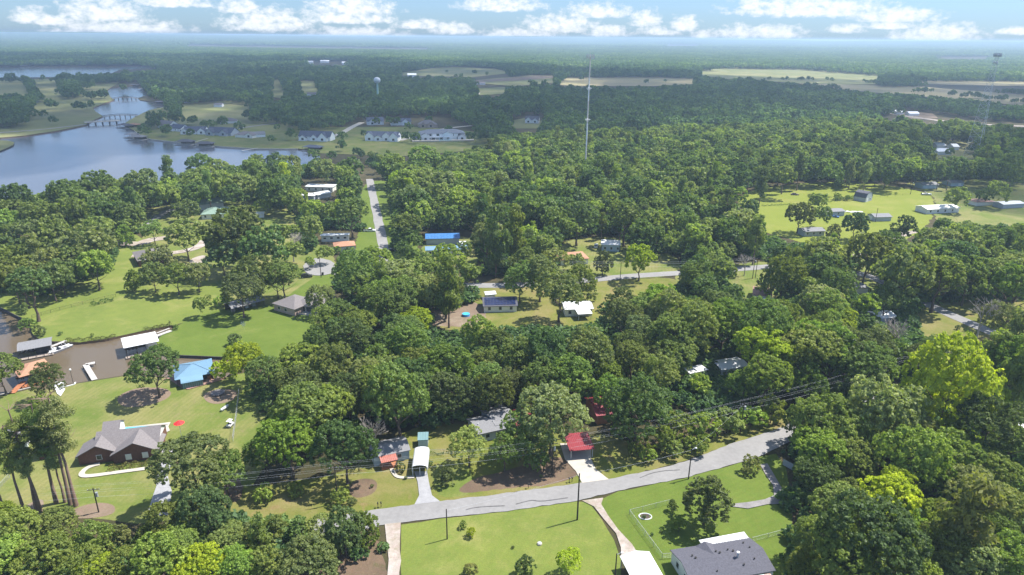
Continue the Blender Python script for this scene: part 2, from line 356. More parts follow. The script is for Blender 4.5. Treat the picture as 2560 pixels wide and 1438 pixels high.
zlev = [0.008]
def patch(name, pts, mt, label, jit=1.0, px=True, z=None, kind='structure', step=3.0):
    P = [G(*p) for p in pts] if px else list(pts)
    if px and jit >= 1.0:
        jit = 1.6; step = 1.1
        for _ in range(2):
            Q = []
            for a, c in zip(P, P[1:]+P[:1]): Q += [(a[0]*.75+c[0]*.25, a[1]*.75+c[1]*.25), (a[0]*.25+c[0]*.75, a[1]*.25+c[1]*.75)]
            P = Q
    far = np.mean([math.hypot(*p) for p in P])
    st = step*max(1, far/220)
    out = []
    for (x0, y0), (x1, y1) in zip(P, P[1:]+P[:1]):
        L = math.hypot(x1-x0, y1-y0); n = max(1, min(160, int(L/st)))
        nx, ny = -(y1-y0)/(L+1e-9), (x1-x0)/(L+1e-9)
        for k in range(n):
            t = k/n; a = 0 if k == 0 else jit*st*.22*(random.random()-.5)*2
            out.append((x0+(x1-x0)*t+nx*a, y0+(y1-y0)*t+ny*a))
    if z is None:
        z = zlev[0]; zlev[0] += .003
        if far > 500: z += .15
        if far > 1200: z += .6
    v = [Vector(p) for p in out]; n = len(v)
    cvv, _, ff = delaunay_2d_cdt(v, [(i, (i+1) % n) for i in range(n)], [], 1, .001)[:3]
    me = D.meshes.new(name); me.from_pydata([(p[0], p[1], z) for p in cvv], [], [tuple(f) for f in ff]); me.materials.append(mt); me.update()
    if len(me.polygons) and me.polygons[0].normal.z < 0: me.flip_normals()
    return tag(obj(name, me), label, None, None, kind)
def ribbon(name, pts, wd, mt, label, jit=.3, px=True):
    P = [Vector(G(*p)) if px else Vector(p) for p in pts]; L = []; Rr = []
    # smooth
    for _ in range(2):
        Q = [P[0]]
        for a, c in zip(P[:-1], P[1:]): Q += [a*.75+c*.25, a*.25+c*.75]
        P = Q+[P[-1]]
    for i, p in enumerate(P):
        d = (P[min(i+1, len(P)-1)]-P[max(i-1, 0)]).normalized(); n = Vector((-d.y, d.x))
        L.append(p+n*wd/2); Rr.append(p-n*wd/2)
    return patch(name, [tuple(v) for v in L]+[tuple(v) for v in reversed(Rr)], mt, label, jit, False)

# lawns and fields (survey picture outlines projected on the ground)
patch('lawn', [(-300,560),(0,590),(120,560),(300,560),(360,600),(345,640),(352,690),(520,700),(560,720),(600,770),(560,775),(480,800),(440,812),(430,813),(380,822),(300,840),(200,856),(100,850),(82,835),(76,812),(58,798),(0,768),(-60,745),(-300,722)], G_YEL, 'broad yellow green lawn sloping to the canal at the left', .3)
patch('lawn', [(360,600),(340,520),(480,470),(700,500),(770,520),(780,600),(840,640),(840,690),(790,700),(700,770),(600,770),(560,720),(520,700),(352,690),(345,640)], G_MIX, 'patchy lawn round the green roofed house')
patch('lawn', [(438,818),(480,795),(560,772),(600,770),(690,760),(790,690),(845,676),(840,700),(800,760),(790,800),(800,850),(740,900),(600,896),(550,893),(430,888),(400,872),(387,855),(405,838)], G_BRI, 'bright mown green lawn on the peninsula', .2)
patch('lawn', [(-300,1060),(8,990),(77,973),(150,975),(165,965),(188,960),(320,939),(420,946),(530,950),(566,944),(620,930),(720,1000),(700,1100),(620,1235),(560,1300),(430,1300),(340,1310),(200,1290),(0,1330),(-300,1380)], G_MIX, 'patchy lawn between the canal and the brick house', .2)
patch('verge', [(560,1225),(700,1210),(880,1180),(1000,1080),(1080,1060),(1200,1040),(1280,1040),(1440,1100),(1520,1080),(1640,1140),(1800,1090),(1965,1035),(1985,1062),(1834,1107),(1710,1156),(1520,1200),(1441,1210),(1250,1237),(1098,1256),(935,1277),(860,1300),(560,1345)], G_DRY, 'dry grass verge along the north side of the road')
patch('lawn', [(1074,1165),(1140,1145),(1180,1180),(1190,1235),(1105,1248),(1085,1215)], G_MIX, 'green strip of lawn beside the white carport')
patch('leaf_litter', [(1130,1238),(1180,1195),(1260,1180),(1340,1150),(1432,1140),(1450,1165),(1448,1190),(1385,1212),(1270,1222)], G_LEAF, 'reddish brown leaf litter below the big oak')
patch('leaf_litter', [(870,1210),(905,1195),(945,1200),(940,1235),(880,1250)], G_LEAF, 'brown bare ground left of the steel carport')
patch('lawn', [(1003,1312),(1100,1297),(1250,1281),(1441,1254),(1472,1256),(1505,1300),(1535,1350),(1552,1400),(1560,1560),(1003,1560)], G_YEL, 'mown yellow green lawn below the road', .3)
patch('lawn', [(1500,1250),(1545,1229),(1710,1197),(1850,1157),(1900,1142),(1940,1135),(1965,1170),(1980,1260),(1975,1560),(1600,1560),(1590,1388),(1570,1362),(1538,1322),(1512,1286),(1498,1262)], G_BRI, 'bright lawn of the corner plot below the road', .3)
patch('bare_ground', [(700,1405),(800,1390),(880,1372),(962,1335),(968,1560),(560,1560)], G_LEAF, 'bare brown ground beside the rocky drive')
patch('bare_ground', [(175,1275),(240,1255),(290,1262),(285,1290),(180,1300)], G_DIRT, 'worn dirt round the foot of a pole by the pines')
patch('bare_ground', [(10,1300),(60,1265),(105,1245),(112,1262),(90,1290),(40,1320),(5,1315)], G_DIRT, 'worn dirt patch under the tall pines')
patch('bare_ground', [(285,995),(340,968),(420,970),(432,990),(385,1012),(310,1022)], G_DIRT, 'grey bare ground ring under the canal side oak')
patch('bare_ground', [(505,985),(545,972),(595,975),(590,1000),(545,1012),(515,1006)], G_DIRT, 'dark bare ground by the chain link fence')
patch('bare_ground', [(560,1190),(600,1190),(610,1250),(560,1262)], G_LEAF, 'shaded bare ground beside the driveway oak')
patch('pasture', [(1830,500),(1900,468),(2080,453),(2190,460),(2310,478),(2340,500),(2330,555),(2270,600),(2170,645),(2080,640),(1990,600),(1900,580),(1880,535)], G_LIME, 'lime green pasture round the gambrel barn')
patch('pasture', [(2240,457),(2400,449),(2560,444),(2900,440),(2900,590),(2400,565),(2332,555),(2342,500),(2312,478)], G_MIX, 'dull green pasture at the right edge')
patch('verge', [(900,455),(990,450),(1010,560),(1060,640),(1060,680),(985,700),(880,690),(890,600),(905,560)], G_BRI, 'mown grass verges of the straight side road')
patch('yard', [(1050,590),(1200,590),(1200,680),(1060,690)], G_MIX, 'grass yard of the blue roofed mobile homes')
patch('yard', [(1380,600),(1560,590),(1700,640),(1700,690),(1560,700),(1380,700)], G_MIX, 'grass yard of the small homes by the middle road')
patch('yard', [(1030,725),(1200,712),(1560,700),(1700,692),(1700,740),(1520,800),(1450,840),(1040,830)], G_DRY, 'dry yards south of the middle road')
patch('bare_ground', [(1040,790),(1100,760),(1210,752),(1220,820),(1050,815)], G_DIRT, 'orange dirt yard beside the solar roofed house')
patch('yard', [(1680,672),(1830,665),(2240,610),(2240,760),(2060,770),(1860,770),(1700,740)], G_MIX, 'grass yard of the homes at the road bend')
patch('verge', [(2270,770),(2400,740),(2560,735),(2800,735),(2800,900),(2560,870),(2440,900),(2330,900)], G_DRY, 'dry verge beside the right hand road')
patch('yard', [(1700,890),(1900,870),(1920,960),(1700,980)], G_DRY, 'dry yard of the white mobile home in the wood')
patch('lawn', [(352,343),(336,327),(430,312),(600,305),(760,318),(1060,318),(1240,335),(1240,372),(1000,392),(800,384),(765,375),(745,372),(640,372),(560,367),(500,362),(430,354),(380,349)], G_MIX, 'mown lawn of the lakeside houses', .1)
patch('golf_course', [(-300,205),(140,198),(300,206),(278,219),(268,226),(276,243),(286,250),(262,258),(232,270),(238,279),(258,291),(238,299),(226,305),(215,313),(140,328),(60,340),(0,345),(-60,348),(-300,337)], G_FIELD, 'golf course grass west of the ponds', .1)
patch('lawn', [(310,310),(322,302),(336,294),(355,284),(375,275),(415,268),(425,262),(600,250),(720,255),(730,330),(600,320),(430,318),(336,327),(318,318)], G_FIELD, 'grass between the ponds and the lakeside houses', .1)
patch('fairway', [(680,203),(700,198),(718,240),(702,248),(672,242)], G_FIELD, 'left fairway between the far trees', .1)
patch('fairway', [(742,203),(790,203),(805,232),(770,242),(742,220)], G_FIELD, 'right fairway between the far trees', .1)
patch('field', [(1000,182),(1110,166),(1230,170),(1285,183),(1180,194),(1000,190)], G_FIELD, 'far green field left of the mast', .1)
patch('field', [(1165,203),(1330,189),(1385,189),(1390,207),(1290,217),(1180,208)], G_FIELD, 'far field behind the earth strip', .1)
patch('dirt_strip', [(1190,202),(1340,190),(1385,192),(1382,196),(1290,203),(1190,206)], G_DIRT, 'reddish earth strip across the far field', .1)
patch('field', [(1188,222),(1262,219),(1264,236),(1192,240)], G_FIELD, 'small far paddock beside a driveway', .1)
patch('field', [(1385,212),(1420,194),(1650,193),(1745,198),(1730,212),(1620,217),(1400,215)], G_TAN, 'tan far field behind the mast', .1)
patch('field', [(1745,168),(2000,171),(2205,186),(2205,212),(2050,212),(1800,198),(1735,187)], G_FIELD, 'long far green field at the right', .1)
patch('field', [(1840,207),(2100,212),(2300,218),(2560,238),(2900,258),(2900,290),(2560,266),(2400,250),(2200,234),(2050,220)], G_TAN, 'long tan far field at the right edge', .1)
patch('field', [(2280,203),(2900,206),(2900,222),(2400,214),(2280,210)], G_TAN, 'narrow far field strip at the right', .1)
patch('field', [(2320,143),(2500,143),(2480,151),(2330,151)], G_TAN, 'bright dry field far off at the right', .1)
patch('field', [(1640,112),(1780,113),(1760,117),(1640,116)], G_TAN, 'bright clearing under the skyline', .1)
patch('field', [(450,113),(1090,121),(1085,125),(700,120),(450,116)], G_FIELD, 'sunlit clearing under the left skyline', .1)
patch('lot', [(2235,274),(2330,283),(2345,296),(2290,300),(2228,286)], G_DIRT, 'pale gravel lot by the far highway', .1)
patch('yard', [(2330,350),(2440,352),(2480,390),(2440,402),(2330,396)], G_FIELD, 'yard of parked trailers near the lattice tower', .1)
patch('clearing', [(1262,306),(1310,296),(1365,303),(1350,322),(1290,322)], G_FIELD, 'grass clearing round a white house', .1)
# islet
ip = [(-260,348),(-30,350),(20,352),(36,356),(32,364),(0,378),(-260,392)]
patch('islet', ip, G_FIELD, 'grassy tip of land at the left edge of the lake', .1, True, .1)

# roads and paths
patch('road', [(925,1277),(1098,1255),(1250,1236),(1441,1210),(1520,1199),(1640,1174),(1710,1156),(1834,1108),(1900,1088),(1969,1065),(2010,1050),(2010,1095),(1960,1112),(1901,1141),(1851,1157),(1710,1196),(1545,1228),(1441,1254),(1250,1281),(1098,1296),(961,1313),(925,1318)], M_ASPH, 'light grey asphalt road curving across the foreground', .5, step=1.5)
ribbon('road', [(945,1296),(800,1320),(600,1352),(480,1370),(350,1390),(100,1430),(-300,1500)], 5.6, M_ASPH, 'hidden end of the foreground road under the bottom left trees')
ribbon('road', [(1985,1074),(2090,1030),(2250,990),(2500,930),(2800,880)], 5.2, M_ASPH, 'continuation of the foreground road under the right hand trees')
ribbon('road', [(924,448),(930,480),(948,560),(957,610),(966,690)], 5.0, M_ASPH, 'straight light grey side road running away between trees')
ribbon('road', [(800,672),(880,690),(966,708),(1200,716),(1330,712),(1455,703),(1560,692),(1690,684),(1840,674),(1960,664),(2060,662),(2165,688),(2210,706),(2330,768),(2488,836),(2700,930)], 5.6, M_ASPH, 'middle road passing behind the central wood')
ribbon('path', [(2135,640),(2160,640),(2200,610),(2300,570),(2480,600)], 4, G_GRAV, 'pale gravel lane to the right hand pasture')
ribbon('road', [(345,575),(380,555),(405,535),(425,524),(500,518)], 4.6, M_ASPH, 'grey lane curving past the green roofed house')
ribbon('driveway', [(270,606),(350,612),(372,600),(420,595)], 7, G_GRAV, 'sandy drive beside the left tree group')
ribbon('driveway', [(330,640),(450,632),(500,618),(515,600)], 5, G_GRAV, 'pale concrete drive behind the hillside brick house')
patch('driveway', [(474,648),(515,636),(520,655),(478,662)], G_GRAV, 'bright concrete pad behind the brick house in the trees')
patch('turning_circle', [(757,660),(790,643),(838,655),(846,680),(800,692),(762,684)], M_ASPH, 'grey turning circle at the end of the middle road')
patch('driveway', [(1035,1180),(1068,1180),(1072,1205),(1080,1240),(1100,1255),(1036,1263),(1048,1240),(1044,1205)], M_CONCG, 'grey concrete driveway of the white carport', .1)
patch('driveway', [(1400,1110),(1480,1110),(1478,1150),(1490,1175),(1522,1200),(1455,1209),(1440,1180),(1412,1150)], M_CONC, 'beige concrete driveway below the red carport', .2)
patch('driveway', [(1455,1253),(1508,1246),(1503,1262),(1520,1290),(1545,1325),(1580,1362),(1596,1388),(1553,1396),(1552,1370),(1540,1335),(1510,1300),(1485,1268)], G_GRAV, 'rutted pale gravel drive leading to the white carport at the bottom', .7)
patch('driveway', [(962,1312),(1002,1308),(1000,1350),(998,1560),(968,1560),(972,1400),(966,1350)], G_GRAV, 'rocky white gravel drive at the bottom', .6)
patch('driveway', [(362,1135),(440,1118),(432,1150),(420,1190),(430,1230),(420,1290),(366,1292),(392,1215),(385,1165)], M_CONCG, 'long grey driveway of the brick house', .1)
patch('path', [(1900,1163),(1918,1160),(1936,1190),(1950,1215),(1972,1240),(1985,1268),(1950,1262),(1920,1262),(1870,1273),(1830,1268),(1832,1261),(1870,1257),(1912,1250),(1935,1240),(1932,1215),(1912,1185)], M_ASPHD, 'dark gravel track forking under the right hand trees', .5)
ribbon('walkway', [(392,1169),(300,1181),(216,1193),(201,1188),(214,1173),(232,1165),(250,1161)], 1.25, M_CONC, 'pale concrete walk in front of the brick house', 0)
ribbon('walkway', [(976,1165),(984,1185),(996,1196),(1036,1194)], .9, M_CONC, 'curved concrete walk to the red porch', 0)
patch('pool_deck', [(300,1071),(427,1057),(421,1068),(425,1078),(404,1088),(396,1106),(388,1130),(366,1132),(370,1090),(300,1086)], M_CONC, 'pale concrete deck round the swimming pool', 0)
patch('boat_ramp', [(139,955),(160,958),(163,975),(152,992),(143,985),(136,968)], M_WHITE, 'white concrete boat ramp into the canal', .2)
patch('gravel', [(398,953),(420,948),(452,970),(470,975),(560,950),(565,944),(530,950),(420,946)], M_SH_BR, 'red mulch strip round the blue boathouse', .1)
for pts, lb, wd, mm in (([(-200,342),(60,330),(215,312)], 'lakeside road left of the bridge', 5, M_ASPH), ([(745,352),(800,350),(850,337),(880,318),(905,307)], 'pale drive beside the white gabled lake house', 7, M_CONC), ([(560,328),(640,315),(700,308)], 'street behind the lakeside roofs', 5, M_ASPH),
        ([(1000,352),(1050,337),(1110,322),(1180,315)], 'drive behind the modern lake mansion', 6, M_CONC), ([(2140,268),(2290,296),(2440,312),(2600,318),(2900,320)], 'far highway crossing at the right edge', 11, G_GRAV), ([(480,358),(520,347)], 'narrow path across the lakeside lawn', 1.6, M_CONC), ([(1190,240),(1198,232),(1180,226),(1150,224)], 'far curved driveway by the paddock', 7, M_CONC), ([(2380,412),(2480,408),(2560,404)], 'pale road at the right edge by the tower', 7, M_CONC)):
    ribbon('road', pts, wd, mm, lb, 0)

M_STREAK = mat('dark_streak_asphalt', (.15, .145, .145), .85, .25, .3)  # darker tone for the thin streaks laid along the road
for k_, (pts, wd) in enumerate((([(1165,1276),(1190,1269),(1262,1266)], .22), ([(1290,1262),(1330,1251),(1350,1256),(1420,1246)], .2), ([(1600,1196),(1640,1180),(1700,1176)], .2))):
    ribbon('dark_streak', pts, wd, M_STREAK, ('left', 'long', 'short upper', 'right', 'far left', 'far right', 'side road')[k_]+' dark streak on the grey asphalt', .9)
# ------------------------------------------------------------------ clouds overhead whose shade lies on the far land, haze
def cloudmat():
    mt = D.materials.new('cloud'); mt.use_nodes = True; t = mt.node_tree; t.nodes.clear()
    g = N(t, 'ShaderNodeTexCoord')
    df = N(t, 'ShaderNodeBsdfDiffuse'); tl = N(t, 'ShaderNodeBsdfTranslucent'); tp = N(t, 'ShaderNodeBsdfTransparent')
    f = NOISE(t, g.outputs['Object'], .004, 3, .6)
    t.links.new(MIX(t, f, (.9, .9, .9), (.96, .96, .96)), df.inputs[0]); tl.inputs[0].default_value = (.95, .95, .95, 1)
    m1 = N(t, 'ShaderNodeMixShader'); m1.inputs[0].default_value = .5; t.links.new(df.outputs[0], m1.inputs[1]); t.links.new(tl.outputs[0], m1.inputs[2])
    m2 = N(t, 'ShaderNodeMixShader'); t.links.new(RAMP(t, f, [(.3, .55), (.7, .72)]), m2.inputs[0]); t.links.new(m1.outputs[0], m2.inputs[1]); t.links.new(tp.outputs[0], m2.inputs[2])
    o = N(t, 'ShaderNodeOutputMaterial'); t.links.new(m2.outputs[0], o.inputs[0]); return mt
M_CLOUD = cloudmat()
ALT = 1500.0; SH = Vector((sdir.x, sdir.y))*ALT/sdir.z
def cloud(poly_px, step, label, seed):
    rr = random.Random(seed); P = [G(*p) for p in poly_px]
    xs = [p[0] for p in P]; ys = [p[1] for p in P]; b = MB(); cx, cy_ = sum(xs)/len(xs), sum(ys)/len(ys)
    x = min(xs)
    while x < max(xs):
        y = min(ys)
        while y < max(ys):
            px_, py_ = x+rr.uniform(-.4, .4)*step, y+rr.uniform(-.4, .4)*step
            if inpoly([px_], [py_], P)[0]:
                rad = step*rr.uniform(.62, .95)
                b.sphere((px_-cx, py_-cy_, rad*.3), rad, 14, 8, .5)
            y += step
        x += step
    o = b.build('cumulus_cloud', M_CLOUD, None, True); o.location = (cx+SH.x, cy_+SH.y, ALT)
    tag(o, label, None, None, 'structure')
cloud([(-900,470),(0,470),(250,430),(500,405),(700,378),(900,362),(1150,345),(1350,338),(1600,330),(1850,320),(2050,300),(2250,285),(2700,300),(2700,215),(2200,205),(1500,180),(900,150),(300,140),(-900,140)], 150, 'broad flat cumulus bank high over the lake and the far woods', 3)
cloud([(2330,350),(2450,340),(2900,345),(2900,520),(2500,515),(2420,480),(2250,465),(2100,425),(1950,420),(2150,390)], 70, 'small cumulus high over the right hand pasture', 5)
b = MB().box(-27000, 27000, -1500, 26500, -3, 106)
hm = D.materials.new('haze'); hm.use_nodes = True; t = hm.node_tree; t.nodes.clear()
pv = N(t, 'ShaderNodeVolumePrincipled'); pv.inputs['Color'].default_value = (.58, .76, 1, 1); pv.inputs['Density'].default_value = 1.4e-4; pv.inputs['Anisotropy'].default_value = .1
o = N(t, 'ShaderNodeOutputMaterial'); t.links.new(pv.outputs[0], o.inputs['Volume'])
hz_o = b.build('haze', hm); tag(hz_o, 'pale blue haze lying over the whole countryside', None, None, 'stuff')
# ------------------------------------------------------------------ buildings
def frame_of(A, B, W, z, far):
    a = Vector(G(*A, z)); b = Vector(G(*B, z)); d = b-a; L = d.length; d.normalize(); n = Vector((-d.y, d.x))
    if n.y < 0: n = -n
    c = (a+b)/2 + n*(W/2 if not far else -W/2)
    return c.x, c.y, math.atan2(d.y, d.x) if d.x > 0 or abs(d.x) > .01 else math.atan2(d.y, d.x), L
def roof_part(root, L, W, h, rh, kind, m, ov=.45, t=.16, name='roof', seams=0, msm=None, x0=None, x1=None):
    b = MB(); X0 = -L/2-ov if x0 is None else x0; X1 = L/2+ov if x1 is None else x1; Y = W/2+ov
    sl = rh/(W/2) if W else 0
    if kind == 'gable': prof = [(-Y, h-sl*ov+t), (0, h+rh+t), (Y, h-sl*ov+t)]; b.slab(prof, X0, X1, t)
    elif kind == 'gabley':
        sl = rh/(L/2); bb = MB(); Xh = L/2+ov
        prof = [(-Xh, h-sl*ov+t), (0, h+rh+t), (Xh, h-sl*ov+t)]; bb.slab(prof, -Y, Y, t)
        b.add([(y_, x_, z_) for x_, y_, z_ in bb.v], [f[::-1] for f in bb.f])
    elif kind == 'hip':
        ri = max(L/2-W/2, .3); e = h-rh/(W/2)*ov+t
        v = [(X0,-Y,e),(X1,-Y,e),(X1,Y,e),(X0,Y,e),(-ri,0,h+rh+t),(ri,0,h+rh+t)]; v += [(x, y, z-t) for x, y, z in v[:4]]
        b.add(v, [(0,1,5,4),(2,3,4,5),(1,2,5),(3,0,4),(0,6,7,1),(1,7,8,2),(2,8,9,3),(3,9,6,0),(6,9,8,7)])
    elif kind == 'flat': b.slab([(-Y, h+t), (Y, h+t+.02)], X0, X1, t)
    elif kind == 'shed': prof = [(-Y, h+t), (Y, h+rh+t)]; b.slab(prof, X0, X1, t)      # high side away from the camera
    elif kind == 'gambrel': prof = [(-W/2-.2, h-.2), (-W/2*.72, h+rh*.68), (0, h+rh), (W/2*.72, h+rh*.68), (W/2+.2, h-.2)]; b.slab(prof, X0, X1, t)
    elif kind == 'arch': prof = [(W/2*-1, h-1.2)]+[(W/2*math.cos(math.pi*(1-k/8)), h-.2+rh*math.sin(math.pi*k/8)**.7) for k in range(9)]+[(W/2, h-1.2)]; b.slab(prof, X0, X1, .06)
    elif kind == 'archtop': prof = [(W/2*math.cos(math.pi*(1-k/8))*1.0, h+rh*math.sin(math.pi*k/8)**.7) for k in range(9)]; b.slab(prof, X0, X1, .06)
    o = b.build(name, m, root)
    if seams and kind in ('gable', 'shed', 'flat'):
        s = MB(); n = int((X1-X0)/seams)
        pp = prof if kind != 'flat' else [(-Y, h+t), (Y, h+t+.02)]
        for k in range(n+1):
            x = X0+.03+k*(X1-X0-.06)/n
            for (ya, za), (yb, zb) in zip(pp[:-1], pp[1:]): s.tube((x, ya, za+.03), (x, yb, zb+.03), .035, .035, 4)
        tag(s.build('roof_seam', msm or m, o), None, None, None, 'stuff')
    elif seams and kind == 'hip':
        s = MB(); n = int(L/seams)
        for k in range(1, n):
            x = -L/2+k*L/n; f = max(0, (abs(x)-ri)/(L/2-ri)) if abs(x) > ri else 0
            zt = h+rh*(1-f)+t+.03; yy_ = W/2*f
            for sg in (-1, 1): s.tube((x, sg*Y, e+.03), (x, sg*yy_, zt), .03, .03, 4)
        n = int(W/seams)
        for k in range(1, n):
            y = -W/2+k*W/n; f = abs(y)/(W/2)
            for sg in (-1, 1): s.tube((sg*(L/2+ov), y, e+.03), (sg*(ri+(L/2-ri)*f), y, h+rh*(1-f)+t+.03), .03, .03, 4)
        tag(s.build('roof_seam', msm or m, o), None, None, None, 'stuff')
        r2 = MB()
        for (p_, q_) in ((0, 4), (3, 4), (1, 5), (2, 5), (4, 5)): r2.tube(Vector(v[p_])+Vector((0, 0, .04)), Vector(v[q_])+Vector((0, 0, .04)), .09, .09, 5)
        r2.build('ridge_cap', msm or m, o)
    return o
def walls_part(root, L, W, h, rh, kind, m, name='wall'):
    b = MB(); e = -.02
    if kind in ('gable', 'gambrel', 'shed'):
        if kind == 'gable': prof = [(-W/2,0),(W/2,0),(W/2,h-.03),(0,h+rh-.03),(-W/2,h-.03)]
        elif kind == 'gambrel': prof = [(-W/2,0),(W/2,0),(W/2,h),(W/2*.72,h+rh*.66),(0,h+rh-.04),(-W/2*.72,h+rh*.66),(-W/2,h)]
        else: prof = [(-W/2,0),(W/2,0),(W/2,h+rh-.05),(-W/2,h-.05)]
        b.prism(prof, -L/2, L/2)
    elif kind == 'gabley':
        prof = [(-L/2,0),(L/2,0),(L/2,h-.03),(0,h+rh-.03),(-L/2,h-.03)]; bb = MB().prism(prof, -W/2, W/2); b.add([(y_, x_, z_) for x_, y_, z_ in bb.v], [f[::-1] for f in bb.f])
    else: b.box(-L/2, L/2, -W/2, W/2, 0, h-.01)
    return b.build(name, m, root)
def opening(root, L, W, side, u, z, w_, h_, kind='window', m=None, mf=None):
    """u along the wall from its left end seen from outside, in metres"""
    def fr(x0, x1, z0, z1, d0, d1, bb):
        if side == 'f': bb.box(-L/2+x0, -L/2+x1, -W/2-d1, -W/2-d0, z0, z1)
        elif side == 'b': bb.box(L/2-x1, L/2-x0, W/2+d0, W/2+d1, z0, z1)
        elif side == 'l': bb.box(-L/2-d1, -L/2-d0, W/2-x1, W/2-x0, z0, z1)
        else: bb.box(L/2+d0, L/2+d1, -W/2+x0, -W/2+x1, z0, z1)
        return bb
    o = fr(u-.1, u+w_+.1, z-.1, z+h_+.1, -.02, .04, MB()).build(kind, mf or M_WHITE, root)
    if kind == 'window': fr(u, u+w_, z, z+h_, .045, .06, MB()).build('pane', m or M_GLASS, o)
    else:
        fr(u, u+w_, .05, z+h_, .045, .07, MB()).build('panel', m or M_WHITE, o)
    return o
def building(name, label, cat, A, B, W, h, rh, kind, mr, mw, z=0, far=False, ov=.45, seams=0, wins=(), land=None, rot_add=0, base=0):
    x, y, rot, L = frame_of(A, B, W, z, far)
    root = thing(name, label, cat, x, y, rot+rot_add, base, None, land)
    roof_part(root, L, W, h, rh, kind, mr, ov, seams=seams); walls_part(root, L, W, h, rh, kind, mw)
    for wn in wins: opening(root, L, W, *wn)
    return root, L, W
def row(side, n, L, z=1.0, w_=1.0, h_=1.2, m=None): return [(side, (k+.5)*L/n-w_/2, z, w_, h_, 'window', m) for k in range(n)]
def canopy(name, label, cat, A, B, W, h, rh, kind, mr, mp=None, z=0, far=False, nx=3, ov=.3, seams=0, land=None, base=0):
    x, y, rot, L = frame_of(A, B, W, z, far); root = thing(name, label, cat, x, y, rot, base, None, land)
    roof_part(root, L, W, h, rh, kind, mr, ov, t=.1, seams=seams)
    for i in range(nx):
        for sy in (-1, 1):
            zt = h-.02 if kind != 'shed' or sy < 0 else h+rh-.05
            px_ = -L/2+.12+i*(L-.24)/(nx-1); MB().box(px_-.07, px_+.07, sy*(W/2-.1)-.07, sy*(W/2-.1)+.07, -base if base else 0, zt).build('post', mp or M_STEEL, root)
    return root, L, W

# 1 bottom right house
r, L, W = building('house', 'white sided house with charcoal shingle roof cut by the bottom edge', 'house', (1680,1379), (1871,1348), 8.6, 2.7, 1.15, 'gable', M_SH_DK, M_CREAM, 2.6, True, .3, wins=[('l',2.2,1.1,.9,1.1,'window'),('l',5.4,1.1,.9,1.1,'window'),('f',2,1,1.2,1.2,'window'),('f',8,1,1.2,1.2,'window'),('f',12,1,1.2,1.2,'window')], land='charcoal roofed house')
b = MB(); b.slab([(.2, 3.6), (4.6, 2.75)], -1, 1, .12)
x = MB(); x.add([(-3.4,4.4,2.78),(.6,4.4,2.78),(-1.4,4.4,3.72),(-1.4,.3,3.9)], [(0,3,2),(2,3,1),(0,2,1),(0,1,3)]); x.build('cross_gable', M_SH_DK, r)
for px_, py_, h_, rd in ((-5.6,1.2,.28,.13),(-5.4,.3,.22,.16),(-.6,1.4,.25,.13),(-.2,.7,.25,.16),(1.8,1.3,.25,.13),(2.5,.6,.22,.16),(6.2,.9,.2,.13),(5.6,-1.8,.25,.1),(3.0,-2.6,.3,.12),(-2.6,-2.9,.2,.1),(6.0,2.8,.2,.12)):
    zz_ = 2.85+1.15*(1-abs(py_)/4.3); MB().tube((px_,py_,zz_), (px_,py_,zz_+h_), rd, rd, 8).tube((px_,py_,zz_+h_), (px_,py_,zz_+h_+.06), rd*1.4, rd*1.4, 8).build('roof_vent', M_BLACK, r)
f_ = MB().tube((2.6,-.9,3.6), (2.6,-.9,4.75), .2, .2, 10).build('flue', M_STEEL, r); MB().tube((2.6,-.9,4.75), (2.6,-.9,4.95), .3, .3, 10).build('flue_cap', M_WHITE, f_)
for k in range(6): MB().box(-.2+k*1.25, 1.0+k*1.25, -6.2, -4.55, 2.35, 2.41).build('porch_panel', (M_RUST if k % 2 else M_WHITE), r)
# white metal porch roof behind it
b = MB(); g_ = canopy('porch_roof', 'white flat metal porch roof behind the charcoal roofed house', 'porch', (1752,1356), (1858,1336), 3.4, 2.6, .25, 'shed', M_WHITE, M_WHITE, 2.6, True, seams=.6)
# 2 bottom carport
canopy('carport', 'big white metal carport at the bottom edge beside the gravel drive', 'carport', (1552,1392), (1622,1381), 7.5, 2.7, .7, 'gabley', M_WHITE, M_STEEL, 2.7, True, nx=3, ov=.15, land='bottom white carport')
# 3 blue grey house
r, L, W = building('house', 'small blue grey house with patchy dark roof and red porch roof', 'house', (936,1167), (1024,1148), 6.0, 2.6, .9, 'gable', M_SH_LG, M_BLUEW, 0, False, .3, wins=[('f',5.6,1,.9,1.0,'window'),('l',2,1,.9,1,'window')], land='red porch house')
b = MB(); b.slab([(-W/2-2.4, 2.2), (-W/2+.3, 2.75)], -3.0, .9, .1); pr = b.build('porch_roof', M_REDT, r)
s = MB()
for k in range(10): s.tube((-2.95+k*.43, -W/2-2.4, 2.24), (-2.95+k*.43, -W/2+.3, 2.79), .03, .03, 4)
tag(s.build('roof_seam', M_REDT, pr), None, None, None, 'stuff')
for xx in (-2.8, -1, .75): MB().box(xx-.06, xx+.06, -W/2-2.3, -W/2-2.18, 0, 2.15).build('porch_post', M_WOODR, r)
MB().box(-3.0, .9, -W/2-2.4, -W/2-.02, .25, .45).build('porch_floor', M_WOODR, r)
for k in range(4): MB().box(-2.8+k*.95, -1.9+k*.95, -W/2-2.36, -W/2-2.3, .75, .85).build('porch_rail', M_WOODR, r)
# 4 teal shed
building('shed', 'small teal roofed garden shed left of the brown yard', 'shed', (1046,1118), (1070,1117), 2.8, 1.9, .35, 'shed', M_TEAL, M_BLUEW, 0, False, .15, seams=.6, land='teal shed')
